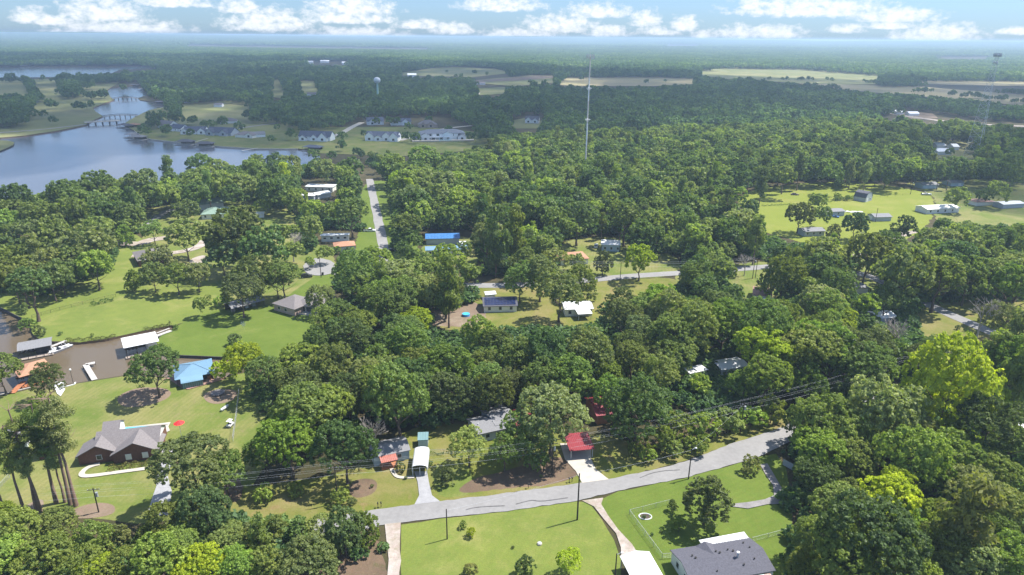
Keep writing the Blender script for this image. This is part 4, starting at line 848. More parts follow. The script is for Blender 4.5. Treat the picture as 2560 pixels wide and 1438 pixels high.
MB().box(-L/2+2, -L/2+29, -W/2-3.2, -W/2-.1, 3.3, 3.6).build('balcony', M_LW, r); MB().box(-L/2-8, L/2+8, -W/2-11, -W/2-3.4, .1, 1.2).build('terrace', M_CONC, r); MB().box(-4, 8, -W/2-9, -W/2-5.5, 1.2, 1.26).build('terrace_pool', M_POOL, r)
canopy('pavilion', 'dark hip roofed pavilion left of the lake mansion', 'pavilion', (1032,354), (1056,353), 8, 3, 1.5, 'hip', M_SH_NV, M_LW, 0, nx=2)
lakehouse('brick lake house with steep grey brown roof', (1048,320), (1094,319), 14, 3.4, 4.2, M_SH_GR, M_BRICK, [(.2,3.5,1.5,3.2,2.6),(.62,4,2,3.4,3)], kind='hip', land='steep roofed brick lake house')
lakehouse('white lake house half hidden by dark pines, left one', (918,313), (960,312), 12, 4.4, 3.5, M_SH_NV, M_LW, [(.3,3.6,1.5,4,3)], wins=row('f', 3, 16, 1, 1.6, 1.6))
lakehouse('white lake house half hidden by dark pines, right one', (978,314), (1028,313), 12, 4.2, 3, M_SH_NV, M_LW, [(.7,4,1.5,4,3)])
lakehouse('lone white gabled house in the clearing left of the mast', (1313,308), (1346,309), 11, 4.5, 3.4, M_SH_DK, M_LW, [(.25,3.8,2,4,3.2),(.75,3.8,1.5,3.4,2.6)], land='lone clearing house')
lakehouse('stone lake house with tall chimney at the canal side', (394,320), (424,323), 12, 4, 3.8, M_SH_GR, M_CREAM, [], land='stone lake house')
lakehouse('long white lake house with navy roof, second from the bridges', (424,327), (452,330), 12, 3.2, 3.4, M_SH_NV, M_LW, [(.25,3.4,2,3.2,2.8)], wins=row('f', 5, 20))
lakehouse('wide white lake house with navy roof and patio', (458,336), (512,336), 14, 3.4, 3.6, M_SH_NV, M_LW, [(.1,3.6,3,3.2,3.2),(.5,2.6,1.5,3,2.2),(.88,4,2.5,3.2,3.4)], land='wide navy roofed lake house', wins=row('f', 6, 30))
lakehouse('navy roofed lake house with two steep front gables', (516,338), (578,341), 14, 3.2, 4.4, M_SH_NV, M_GREYW, [(.2,4.4,3,3,4),(.75,4.4,3,3,3.6)])
lakehouse('pale lake house with grey hip roof and small gables', (588,344), (634,346), 12, 3, 2.6, M_SH_GR, M_CREAM, [(.8,4,2,3,2.4)], kind='hip')
lakehouse('pale wing of the grey hip roofed lake house', (628,345), (664,343), 10, 3, 2.2, M_SH_LG, M_LW, [])
lakehouse('tan hip roofed house behind the lake lawns', (548,310), (592,309), 14, 3, 2.8, M_SH_GR, M_CREAM, [(.2,4,2,3,2.2)], kind='hip')
lakehouse('grey hip roofed house among dark trees behind the lake lawns', (640,295), (688,293), 14, 3, 3, M_SH_LG, M_LW, [], kind='hip')
lakehouse('grey roofed house at the pond bank', (425,256), (468,258), 12, 3, 2.2, M_SH_GR, M_LW, [], kind='hip')
for (px_, py_, ww_, mm_, lb) in ((862,285,24,M_SH_NV,'white house glimpsed left of the pine row'),(918,285,22,M_LW,'bright white house glimpsed through the pines'),(545,268,20,M_SH_GR,'small house glimpsed behind the pond pines'),(780,240,26,M_SH_GR,'small house glimpsed by the right fairway'),(890,235,20,M_SH_LG,'grey house glimpsed below the water tower'),(1075,215,20,M_LW,'white house glimpsed by the far earth strip'),(1200,212,26,M_SH_GR,'farmhouse beside the far paddock'),(1560,309,22,M_SH_LG,'pale roofed house right of the mast'),(1690,308,14,M_SH_LG,'small pale house far right of the mast'),
                               (770,160,26,M_LW,'left white warehouse of the far town'),(812,158,22,M_LW,'middle white warehouse of the far town'),(872,162,34,M_LW,'right white warehouse of the far town'),(1320,141,40,M_LW,'long pale far sheds under the skyline'),(1788,140,16,M_LW,'far white barn under the skyline'),(2155,142,30,M_LW,'far white sheds right of the green field'),
                               (2285,290,24,M_LW,'white roofed shop at the gravel lot'),(2250,286,20,M_LW,'small white roofed shop left of the gravel lot'),(2360,388,34,M_LW,'long white trailer in the yard by the lattice tower'),(2352,372,22,M_LW,'white camper at the back of the tower yard'),(2448,378,20,M_CREAM,'small house right of the lattice tower foot'),(2390,376,14,M_LW,'short white camper beside the tower yard trees'),
                               (2175,372,30,M_SH_LG,'grey roof glimpsed in the wood before the tower'),(1670,130,30,M_LW,'white farm sheds on the sunlit skyline strip'),(1030,195,22,M_LW,'pale roof left of the far paddock trees'),(60,165,20,M_LW,'white house on the far lake shore'),(330,160,40,M_LW,'row of pale lake homes on the far shore'),(420,158,26,M_LW,'pale lake homes right of the far shore row')):
    building('house', lb, 'house', (px_-ww_/2, py_), (px_+ww_/2, py_), 10 if py_ > 200 else 25, 3.2 if py_ > 200 else 7, 2 if py_ > 200 else 3, 'gable', mm_, M_LW if mm_ is not M_CREAM else M_CREAM, 0)
for (A, B, mr, lb) in (((293,318),(318,321),M_SH_DK,'dark roofed boathouse by the bridge'),((318,318),(340,319),M_SH_ORG,'orange roofed boathouse by the bridge'),((312,343),(335,344),M_SH_LG,'rear grey roofed boathouse below the bridge'),((320,349),(356,350),M_SH_LG,'front grey roofed boathouse below the bridge'),((438,361),(478,362),M_SH_DK,'left dark hip roofed boathouse on the lakeside lawn'),((486,367),(530,367),M_SH_DK,'right dark boathouse on the lakeside lawn'),((756,375),(798,377),M_SH_NV,'navy roofed boathouse below the navy roofed lake house'),
                       ((322,216),(344,217),M_SH_DK,'dark boathouse at the head of the pond'),((345,226),(364,228),M_SH_LG,'grey boathouse on the pond right bank'),((384,260),(408,260),M_SH_DK,'small dark boathouse at the lower pond'),((165,868),(166,868),M_SH_DK,None)):
    if lb:
        r, L, W = canopy('boathouse', lb, 'boathouse', A, B, 9, 3, 1.6, 'hip', mr, M_DKWOOD, 0, nx=3, base=-.4, land=lb if '438' in str(A) else None)
        MB().box(-L/2-1, L/2+1, -W/2-1.4, W/2+1, -.1, .15).build('dock', M_WOODG, r); MB().box(-L/2+1, L/2-1, W/2-1, W/2-.6, .2, 2.4).build('back_wall', M_DKWOOD, r)
# bridges
def bridge(label, A, B, n, zt, wd, m, arch=0, mrail=None):
    a = Vector(G(*A)); c = Vector(G(*B)); d = c-a; L = d.length; r = thing('bridge', label, 'bridge', (a.x+c.x)/2, (a.y+c.y)/2, math.atan2(d.y, d.x), land=None)
    def zz(x): return zt+arch*(1-(2*x/L)**2)
    k = 14; pr = [(-L/2+i*L/k) for i in range(k+1)]
    b = MB(); bb = MB().prism([(x, zz(x)-.5) for x in pr]+[(x, zz(x)) for x in reversed(pr)], -wd/2, wd/2)
    b.add([(y_, x_, z_) for x_, y_, z_ in bb.v], [f[::-1] for f in bb.f]); b.build('deck', m, r)
    for s in (-1, 1):
        q = MB(); q.poly_tube([(x, s*wd/2, zz(x)+1.1) for x in pr], .16); q.build('rail', mrail or m, r)
        for x in pr: MB().tube((x, s*wd/2, zz(x)), (x, s*wd/2, zz(x)+1.1), .1, .1, 4).build('rail_post', mrail or m, r)
    for i in range(n):
        x = -L/2+(i+.5)*L/n; MB().box(x-.35, x+.35, -wd/2+.3, wd/2-.3, -2, zz(x)-.52).build('pier', M_DKWOOD, r)
bridge('low concrete road bridge over the lake neck', (212,311), (300,306), 5, 2.2, 8, M_CONC)
bridge('arched wooden footbridge behind the road bridge', (255,295), (345,292), 7, 1.2, 3, M_WOOD, 1.6, M_DKWOOD)
bridge('far arched footbridge across the pond', (280,249), (345,248), 6, 1.0, 3, M_WOOD, 2.0, M_DKWOOD)

# ------------------------------------------------------------------ towers
def height_for(bx, by, ty):
    x, y = G(bx, by); lo, hi = 0, 200
    for _ in range(40):
        mid = (lo+hi)/2
        if proj(x, y, mid)[1] > ty: lo = mid
        else: hi = mid
    return lo
x, y = G(1461,470); hM = height_for(1461,470,137)
r = thing('cell_mast', 'tall slender steel mast with antennas rising from the middle forest', 'mast', x, y, land='tall steel mast')
M_MAST = mat('mast_steel', (.66, .60, .57), .6, .1, .4); M_MASTW = mat('mast_white', (.75, .76, .78), .5, .1)
for k in range(6):
    z0, z1 = hM*k/6, hM*(k+1)/6-.1; MB().tube((0,0,z0), (0,0,z1), .50-.03*k, .48-.03*k, 8).build('mast_section', M_MASTW if k % 2 == 0 else M_MAST, r)
for zf in (.53, .76):
    bb = MB()
    for a in range(3):
        q = (2.0*math.cos(a*2.09+.3), 2.0*math.sin(a*2.09+.3)); q2 = (2.0*math.cos((a+1)*2.09+.3), 2.0*math.sin((a+1)*2.09+.3)); z_ = hM*zf
        bb.tube((0,0,z_-1.4), (q[0],q[1],z_), .12, .12, 4).tube((q[0],q[1],z_), (q2[0],q2[1],z_), .12, .12, 4).tube((0,0,z_+1.0), (q[0],q[1],z_), .12, .12, 4)
    bb.build('star_mount', M_WHITE, r)
bb = MB()
for a in range(3):
    an = a*2.09; bb.tube((2*math.cos(an),2*math.sin(an),hM-1.4), (2*math.cos(an+2.09),2*math.sin(an+2.09),hM-1.4), .15, .15, 4).tube((0,0,hM-1.4), (2*math.cos(an),2*math.sin(an),hM-1.4), .15, .15, 4)
bb.build('antenna_platform', M_STEEL, r)
for a in range(9):
    an = a*.698; cx_, cy_ = 2.3*math.cos(an), 2.3*math.sin(an); MB().box(cx_-.22, cx_+.22, cy_-.22, cy_+.22, hM-2.4, hM+.2).build('antenna', M_WHITE, r)
MB().tube((0,0,hM-.2), (0,0,hM+2.4), .06, .04, 5).build('lightning_rod', M_STEEL, r)
def lattice(label, bx, by, ty, wb, n, lean=0):
    x, y = G(bx, by); Ht = height_for(bx, by, ty); r = thing('lattice_tower', label, 'tower', x, y, .3, land='lattice tower')
    def pt(k, z): f = 1-z/Ht*.82; return Vector((wb*f*math.cos(k*2.0944), wb*f*math.sin(k*2.0944), z))
    for k in range(3): MB().tube(pt(k, 0), pt(k, Ht), .13, .07, 5).build('leg', M_TOWER, r)
    for i in range(n):
        z0, z1 = Ht*(i/n)**.9, Ht*((i+1)/n)**.9; bb = MB()
        for k in range(3): bb.tube(pt(k, z0), pt(k+1, z1), .05, .05, 4).tube(pt(k+1, z0), pt(k, z1), .05, .05, 4).tube(pt(k, z1), pt(k+1, z1), .05, .05, 4)
        bb.build('brace', M_TOWER, r)
    for k in range(12):
        a = k*.5236; MB().box(2.6*math.cos(a)-.25, 2.6*math.cos(a)+.25, 2.6*math.sin(a)-.25, 2.6*math.sin(a)+.25, Ht-1.6, Ht+1.2).build('antenna', M_TOWER, r)
    for k in range(3): MB().sphere((1.2*math.cos(k*2), 1.2*math.sin(k*2), Ht-6), .9, 8, 5).build('dish', M_WHITE, r)
    bb = MB().tube((0,0,Ht-.3), (0,0,Ht-.1), 2.7, 2.7, 12); bb.build('antenna_platform', M_TOWER, r)
lattice('grey three legged lattice tower at the right side', 2432, 398, 137, 7.5, 16)
x, y = G(946,262); hW = height_for(946,262,192)
r = thing('water_tower', 'white ball water tower on a pale green stem', 'water tower', x, y, land='water tower')
M_TGREEN = mat('pale_green_paint', (.35, .52, .45), .5, .08)
rad_ = 8.5*proj(x, y, 30)[2]/F
MB().sphere((0,0,hW-rad_), rad_, 20, 12, .92).build('tank', M_WHITE, r, True); MB().tube((0,0,0), (0,0,hW-rad_*1.7), rad_*.36, rad_*.26, 14).tube((0,0,hW-rad_*1.95), (0,0,hW-rad_*1.5), rad_*.26, rad_*.55, 14).build('stem', M_TGREEN, r)

# ------------------------------------------------------------------ poles, wires, fences, small things
TOPS = {}
def pole(key, bx, by, ty, label, arm=True, rr_=.15, trans=False, lamp=False, cat='utility pole', nm='utility_pole', h=None):
    x, y = G(bx, by); h = h or height_for(bx, by, ty); r = thing(nm, label, cat, x, y, R(12)); MB().tube((0,0,-.2), (0,0,h), rr_, rr_*.7, 8).build('shaft', M_POLE if nm != 'light_post' or h > 6 else M_BLACK, r)
    if arm:
        MB().box(-1.2, 1.2, -.06, .06, h-.5, h-.38).build('crossarm', M_POLE, r)
        for s in (-1.1, -.4, .4, 1.1): MB().tube((s,0,h-.38), (s,0,h-.2), .05, .03, 6).build('insulator', M_WHITE, r)
    if trans: MB().tube((.42,0,h-2.2), (.42,0,h-1.2), .26, .26, 10).build('transformer', M_STEEL, r)
    if lamp:
        q = MB().tube((0,0,h-.3), (.9,0,h+.1), .05, .05, 5).build('lamp_arm', M_STEEL, r); MB().sphere((1.0,0,h+.05), .25, 8, 5, .6).build('lamp', M_WHITE, q)
    TOPS[key] = (x, y, h); return r
pole('a', -60, 1300, 1235, 'utility pole outside the left edge')
pole('b', 247, 1281, 1220, 'utility pole in the dirt below the brick house', trans=True)
pole('c', 845, 1258, 1165, 'utility pole in front of the dark trees left of the steel carport')
pole('d', 1380, 1187, 1106, 'utility pole under the big olive oak', trans=True)
pole('d2', 1359, 1180, 1122, 'shorter dark pole left of the oak pole', arm=False)
pole('e', 1850, 1085, 1006, 'utility pole in the scrub above the road bend', trans=True)
pole('f', 2232, 985, 900, 'utility pole hidden by trees at the right')
pole('g', 2640, 925, 840, 'utility pole outside the right edge')
pole('h', 1443, 1300, 1184, 'tall dark pole on the lawn corner south of the road', arm=False, rr_=.19)
pole('i', 1118, 1348, 1273, 'dark pole alone on the yellow green lawn', arm=False, rr_=.14)
pole('j', 1721, 1198, 1122, 'street light pole beside the road right of the tall pole', arm=False, lamp=True)
pole('k', 1537, 1450, 1384, 'dark light pole beside the bottom white carport', arm=False, lamp=True)
pole('l', 359, 1380, 1318, 'leaning dark pole among the bottom left trees', arm=False)
pole('m', 1881, 697, 645, 'twin timber pole at the end of the middle road', trans=True)
pole('m2', 1888, 695, 648, 'thinner timber pole beside the twin pole', arm=False)
pole('n', 1550, 702, 655, 'utility pole at the middle road right of the slim tree')
pole('o', 348, 572, 518, 'utility pole at the left gravel lane')
pole('o2', 343, 571, 520, 'close second pole at the left gravel lane', arm=False)
pole('p', 2276, 486, 452, 'utility pole on the pasture fence line', trans=True)
pole('q', 2188, 556, 520, 'dark pole in front of the garage door shed', arm=False)
pole('r', 421, 538, 480, 'thin pole left of the green roofed house', arm=False)
pole('s', 803, 694, 640, 'pole at the edge of the turning circle', arm=False)
pole('t', 1210, 690, 640, 'utility pole beside the middle road in the trees')
pole('u', 425, 816, 801, 'short post at the inlet tip', arm=False, rr_=.1)
pole('v', 184, 962, 926, 'black lamp post with white globe by the boat ramp', arm=False, rr_=.07, nm='light_post', cat='lamp post')
x, y, h = TOPS['v']; lo = thing('lamp_globe', 'white globe on the black lamp post by the boat ramp', 'lamp', x, y, 0, h)
MB().sphere((0,0,.2), .32, 10, 6).build('globe', M_WHITE, lo); MB().tube((0,0,-.05), (0,0,.05), .12, .12, 8).build('collar', M_BLACK, lo)
def wires(label, keys, offs, sag=.03, rad_=.022):
    b = MB(); r = None
    for (ox, oz) in offs:
        for k1, k2 in zip(keys[:-1], keys[1:]):
            a = Vector(TOPS[k1]); c = Vector(TOPS[k2]); d = c-a; n_ = Vector((-d.y, d.x, 0)).normalized()*ox; L = d.length; m_ = 14
            pts = []
            for i in range(m_+1):
                t_ = i/m_; p = a+d*t_+n_+Vector((0, 0, oz-4*sag*L*t_*(1-t_))); pts.append(p)
            b.poly_tube(pts, rad_, 3)
    tag(b.build('power_line', M_WIRE), label, 'power line')
wires('bundle of power wires running the length of the foreground road', ['a','b','c','d','e','f','g'], [(-1.1,-.2),(-.4,-.2),(1.1,-.2),(0,.9)], .012, .009)
wires('thick lower cable below the foreground power wires', ['a','b','c','d','e','f','g'], [(0,-2.2)], .015, .014)
wires('service wires between the poles south of the road', ['i','h','j','e'], [(0,-.3)], .015, .013)
wires('power wires along the middle road', ['t','n','m'], [(-1,-.2),(1,-.2),(0,-1.8)], .015, .022)
def chain_fence(label, pts, h=1.2, sp_=3, m=M_STEEL, px=True, mesh=True, nm='fence', solid=None):
    P = [Vector(G(*p)) for p in pts]; o0 = P[0]; r = thing(nm, label, 'fence', o0.x, o0.y)
    for a, c in zip(P[:-1], P[1:]):
        a = a-o0; c = c-o0; L = (c-a).length; n = max(1, int(L/sp_)); d = (c-a)/n
        for i in range(n+1): q = a+d*i; MB().tube((q.x,q.y,0), (q.x,q.y,h+.06), .045, .045, 5).build('post', m, r)
        MB().tube((a.x,a.y,h), (c.x,c.y,h), .03, .03, 4).build('rail', m, r)
        if mesh:
            g = MB(); k = int(L/.35)
            for i in range(k): 
                q = a+(c-a)*(i/k); q2 = a+(c-a)*((i+1)/k); g.tube((q.x,q.y,.05), (q2.x,q2.y,h), .008, .008, 3, False); g.tube((q2.x,q2.y,.05), (q.x,q.y,h), .008, .008, 3, False)
            for zz_ in (.3,.6,.9): g.tube((a.x,a.y,zz_), (c.x,c.y,zz_), .008, .008, 3, False)
            tag(g.build('wire_mesh', m, r), None, None, None, 'stuff')
        if solid:
            k = max(2, int(L/.9)); nn = Vector((-d.y, d.x)).normalized()*.03
            for i in range(k):
                s0 = a+(c-a)*((i+.02)/k); s1 = a+(c-a)*((i+.98)/k); q = [s0-nn, s1-nn, s1+nn, s0+nn]
                MB().add([(v.x, v.y, .05) for v in q]+[(v.x, v.y, h-.04) for v in q], [(0,3,2,1),(4,5,6,7),(0,1,5,4),(1,2,6,5),(2,3,7,6),(3,0,4,7)]).build('board', solid, r)
chain_fence('chain link fence from the gravel drive to the charcoal roofed house', [(1672,1262),(1573,1287),(1655,1398),(1680,1396)], 1.3)
chain_fence('chain link fence right of the charcoal roofed house', [(1880,1356),(1960,1335),(1990,1328)], 1.2)
chain_fence('long grey chain link fence between the lawns right of the canal', [(598,985),(592,1040),(583,1105)], 1.6, 3)
chain_fence('thin dark fence across the long yellow green lawn', [(80,796),(150,776),(235,755),(290,742)], 1.2, 3, M_POLE)
chain_fence('chain link fence behind the round topped carport', [(1070,1135),(1150,1133),(1210,1120)], 1.2)
chain_fence('grey board privacy fence at the road bend', [(1956,1162),(1985,1178),(2012,1192)], 1.7, 2.4, M_DKWOOD, mesh=False, solid=M_GREYW)
chain_fence('pasture fence left of the gambrel barn', [(1905,513),(2000,508),(2140,500)], 1.2, 6, M_POLE, mesh=False)
chain_fence('pasture fence right of the gambrel barn', [(2180,498),(2275,487)], 1.2, 6, M_POLE, mesh=False)
chain_fence('low fence at the left edge beyond the tall pines', [(0,1222),(25,1195)], 1.2)
def hedge(label, pts, w_, h_, tone=(.05,.09,.02)):
    P = [Vector(G(*p)) for p in pts]; g = np.random.default_rng(len(label)); o0 = P[0]; q = []
    b = MB()
    for a, c in zip(P[:-1], P[1:]):
        L = (c-a).length
        for i in range(int(L*w_*h_*26)):
            t_ = random.random(); an = random.uniform(0, math.pi); s = .16*random.uniform(.6, 1.4); bump = .8+.3*math.sin(t_*L*2.1)
            p = a+(c-a)*t_-o0; n_ = (c-a).normalized(); n_ = Vector((-n_.y, n_.x)); v = Vector((p.x+n_.x*math.cos(an)*w_/2*bump, p.y+n_.y*math.cos(an)*w_/2*bump, .05+math.sin(an)*h_*bump))
            e1 = Vector((random.gauss(0,1), random.gauss(0,1), random.gauss(0,1))).normalized()*s; e2 = e1.orthogonal().normalized()*s*.7
            b.add([v-e1, v-e2, v+e1, v+e2], [(0,1,2,3)])
    o = b.build('hedge', M_LEAF); o.location = (o0.x, o0.y, 0); o.color = (*tone, 1); tag(o, label, 'hedge')
hedge('row of pinkish and green shrubs in front of the brick gable', [(272,1176),(330,1168),(388,1160)], 1.8, 1.3, (.10,.09,.035))
hedge('low dark hedge piece at the end of the thin lawn fence', [(228,765),(262,757),(285,752)], 2, 1.4)
hedge('reedy scrub along the canal shore below the long lawn', [(165,853),(250,850),(290,842)], 2.2, .9, (.09,.10,.03))
hedge('reedy scrub behind the white boathouse', [(360,826),(400,820),(428,812)], 2.2, 1.0, (.09,.10,.03))
hedge('hedge strip left of the gambrel barn', [(2085,503),(2140,497)], 3, 2)
hedge('dark scrub line behind the round topped carport', [(1072,1137),(1110,1139)], 1.0, .8)
hedge('weedy fence line on the left of the pasture', [(1905,516),(2010,510),(2080,505)], 1.5, .7)
# mailboxes, planter, pool tank, umbrella...
def mailbox(px_, py_, label):
    x, y = G(px_, py_); r = thing('mailbox', label, 'mailbox', x, y, R(15), group='dark roadside mailboxes'); MB().box(-.05,.05,-.05,.05,0,1).build('post', M_POLE, r)
    b = MB().box(-.12,.12,-.25,.25,1.0,1.15); b.prism([(-.25,1.15)]+[(-.25,1.15)], 0, 0) if False else None
    bb = MB().prism([(-.13,1.15)]+[(.13*math.cos(math.pi*(1-k/6)),1.15+.13*math.sin(math.pi*k/6)) for k in range(7)], -.25, .25); b.add([(y_, x_, z_) for x_, y_, z_ in bb.v], [f[::-1] for f in bb.f]); b.build('box', M_BLACK, r)
mailbox(1423,1206,'left mailbox of the close pair at the red carport driveway'); mailbox(1430,1205,'right mailbox of the close pair at the red carport driveway'); mailbox(1321,1221,'single dark mailbox below the leaf litter'); mailbox(945,1269,'left of two mailboxes left of the grey driveway'); mailbox(953,1268,'right of two mailboxes left of the grey driveway')
x, y = G(1613,1292); r = thing('flower_bed', 'round white edged flower bed inside the chain link corner', 'flower bed', x, y); b = MB()
for k in range(14): a = k*2*math.pi/14; b.tube((1.35*math.cos(a),1.0*math.sin(a),.08), (1.35*math.cos(a+.45),1.0*math.sin(a+.45),.08), .12, .12, 6)
b.build('edging', M_WHITE, r); MB().tube((0,0,0), (0,0,.06), .98, .98, 14).build('mulch', M_DKWOOD, r)
x, y = G(562,1024); r = thing('propane_tank', 'white horizontal propane tank on the patchy lawn', 'propane tank', x, y, R(70)); MB().tube((-1.1,0,.55), (1.1,0,.55), .38, .38, 12).build('tank', M_WHITE, r, True)
MB().sphere((-1.1,0,.55), .38, 10, 6).build('end_cap', M_WHITE, r, True); MB().sphere((1.1,0,.55), .38, 10, 6).build('end_cap', M_WHITE, r, True)
for s in (-.6, .6): MB().box(s-.08, s+.08, -.3, .3, 0, .25).build('foot', M_STEEL, r)
x, y = G(576,1066); r = thing('golf_cart', 'small white cart beside the long chain link fence', 'cart', x, y, R(80)); MB().box(-1,1,-.55,.55,.35,.8).build('body', M_WHITE, r); MB().box(-.8,.7,-.55,.55,1.75,1.82).build('roof', M_WHITE, r)
for sx in (-.7,.6):
    for sy in (-.5,.5): MB().tube((sx,sy,.8), (sx,sy,1.75), .03, .03, 4).build('post', M_STEEL, r); MB().tube((sx,sy-.08,.22), (sx,sy+.08,.22), .22, .22, 10).build('wheel', M_BLACK, r)
MB().box(-.4,.1,-.45,.45,.8,1.0).build('seat', M_BLACK, r)
x, y = G(457,1110); r = thing('patio_umbrella', 'red patio umbrella behind the driveway oak', 'umbrella', x, y); MB().tube((0,0,0), (0,0,6.4), .05, .05, 6).build('pole', M_STEEL, r)
b = MB(); vs_ = [(1.3*math.cos(k*.785),1.3*math.sin(k*.785),5.9) for k in range(8)]+[(0,0,6.7)]; b.add(vs_, [(k,(k+1)%8,8) for k in range(8)]); b.build('canopy', M_REDCAN, r)
x, y = G(610,824); r = thing('windmill', 'small white garden windmill on the bright peninsula lawn', 'windmill', x, y); MB().tube((0,0,0), (0,0,2.2), .04, .04, 5).build('post', M_STEEL, r)
for k in range(6): a = k*1.047; MB().add([(0,-.1,2.2),(.9*math.cos(a),-.1,2.2+.9*math.sin(a)),(.9*math.cos(a+.5),-.14,2.2+.9*math.sin(a+.5))], [(0,1,2)]).build('blade', M_WHITE, r)
x, y = G(1349,1361); r = thing('well_cover', 'low round concrete cover on the yellow green lawn', 'well cover', x, y); MB().tube((0,0,0), (0,0,.3), .5, .5, 12).build('ring', M_CONC, r); MB().tube((0,0,.3), (0,0,.42), .38, .38, 12).build('lid', M_STEEL, r)
x, y = G(807,688); r = thing('trash_bin', 'dark green trash bin beside the turning circle', 'trash bin', x, y); MB().box(-.35,.35,-.4,.4,.1,1.1).build('body', M_BLACK, r); MB().box(-.38,.38,-.43,.43,1.1,1.18).build('lid', M_BLACK, r)
x, y = G(545,985); r = thing('trampoline', 'grey round trampoline in the shade by the chain link fence', 'trampoline', x, y); MB().tube((0,0,.5), (0,0,.54), 1.9, 1.9, 20).build('mat', M_SH_GR, r)
for k in range(6): a = k*1.047; MB().tube((2*math.cos(a),2*math.sin(a),0), (1.9*math.cos(a),1.9*math.sin(a),.5), .04, .04, 5).build('leg', M_STEEL, r)
# ------------------------------------------------------------------ trees
def crown_mesh(name, seed, nlobe=30, nleaf=5200, leaf=.075, flat=.85, conic=0.0, low=-.55, mt=None, lobe=(.2, .42), rag=.12, per=24, rs=.085):
    """crown of unit radius centred on the origin: leaf sprays on overlapping lobes"""
    g = np.random.default_rng(seed); C_ = []; Rl = []
    irr = [g.uniform(.82, 1.15) for _ in range(7)]
    for i in range(nlobe):
        while True:
            v = g.normal(size=3); v /= np.linalg.norm(v)
            if v[2] > low: break
        a = (math.atan2(v[1], v[0]) % (2*math.pi))/(2*math.pi)*7; k = int(a) % 7; ir = irr[k]*(1-(a-int(a)))+irr[(k+1) % 7]*(a-int(a))
        rl = g.uniform(*lobe); r = (1-rl)*g.uniform(.72, 1.08)*ir
        p = v*r; p[2] *= flat
        if conic: p[:2] *= max(.12, 1-conic*(p[2]+.8)/1.8)
        C_.append(p); Rl.append(rl*(1-.35*conic*(p[2]+.5) if conic else 1))
    C_ = np.array(C_); Rl = np.array(Rl); w_ = Rl**2; w_ /= w_.sum()
    ns = max(40, int(nleaf/per)); S_c = []; S_d = []; tot = 0
    while tot < ns:          # leaf sprays sit proud on the lobes with shaded gaps between them
        k = g.choice(nlobe, size=ns, p=w_); d = g.normal(size=(ns, 3)); d /= np.linalg.norm(d, axis=1)[:, None]
        up = d[:, 2] > g.uniform(-.75, 0, ns); k = k[up]; d = d[up]; p = C_[k]+d*(Rl[k]*g.uniform(.8, 1.15, len(k)))[:, None]
        ok = np.ones(len(k), bool)
        for j_ in range(nlobe): ok &= ~((np.linalg.norm(p-C_[j_], axis=1) < Rl[j_]*.8) & (k != j_))
        S_c.append(p[ok]); S_d.append(d[ok]); tot += ok.sum()
    S_c = np.concatenate(S_c)[:ns]; S_d = np.concatenate(S_d)[:ns]; rs_ = rs*g.uniform(.55, 1.35, ns)
    q_ = g.integers(0, ns, nleaf); e = g.normal(size=(nleaf, 3)); e /= np.linalg.norm(e, axis=1)[:, None]; e = e+S_d[q_]*.55+np.array([0, 0, .35]); e /= np.linalg.norm(e, axis=1)[:, None]
    P = [S_c[q_]+e*(rs_[q_]*g.uniform(.55, 1.05, nleaf))[:, None]*np.array([1, 1, .8])]; Nn = [e+g.normal(size=(nleaf, 3))*.34]
    P = np.concatenate(P)[:nleaf]; Nn = np.concatenate(Nn)[:nleaf]; Nn /= np.linalg.norm(Nn, axis=1)[:, None]; n = len(P)
    t_ = np.cross(Nn, g.normal(size=(n, 3))); t_ /= np.linalg.norm(t_, axis=1)[:, None]; b_ = np.cross(Nn, t_)
    s = leaf*g.uniform(.55, 1.35, n)[:, None]
    q = np.stack([P-t_*s*.9, P-b_*s*g.uniform(.35, .8, (n, 1)), P+t_*s*g.uniform(.6, 1.1, (n, 1)), P+b_*s*g.uniform(.4, .9, (n, 1))-Nn*s*.15], 1).reshape(-1, 3)
    me = D.meshes.new(name); me.vertices.add(4*n); me.vertices.foreach_set('co', q.ravel())
    me.loops.add(4*n); me.loops.foreach_set('vertex_index', np.arange(4*n, dtype=np.int32))
    me.polygons.add(n); me.polygons.foreach_set('loop_start', np.arange(0, 4*n, 4, dtype=np.int32))
    me.materials.append(mt or M_LEAF); me.update(calc_edges=True); me.validate()
    return me
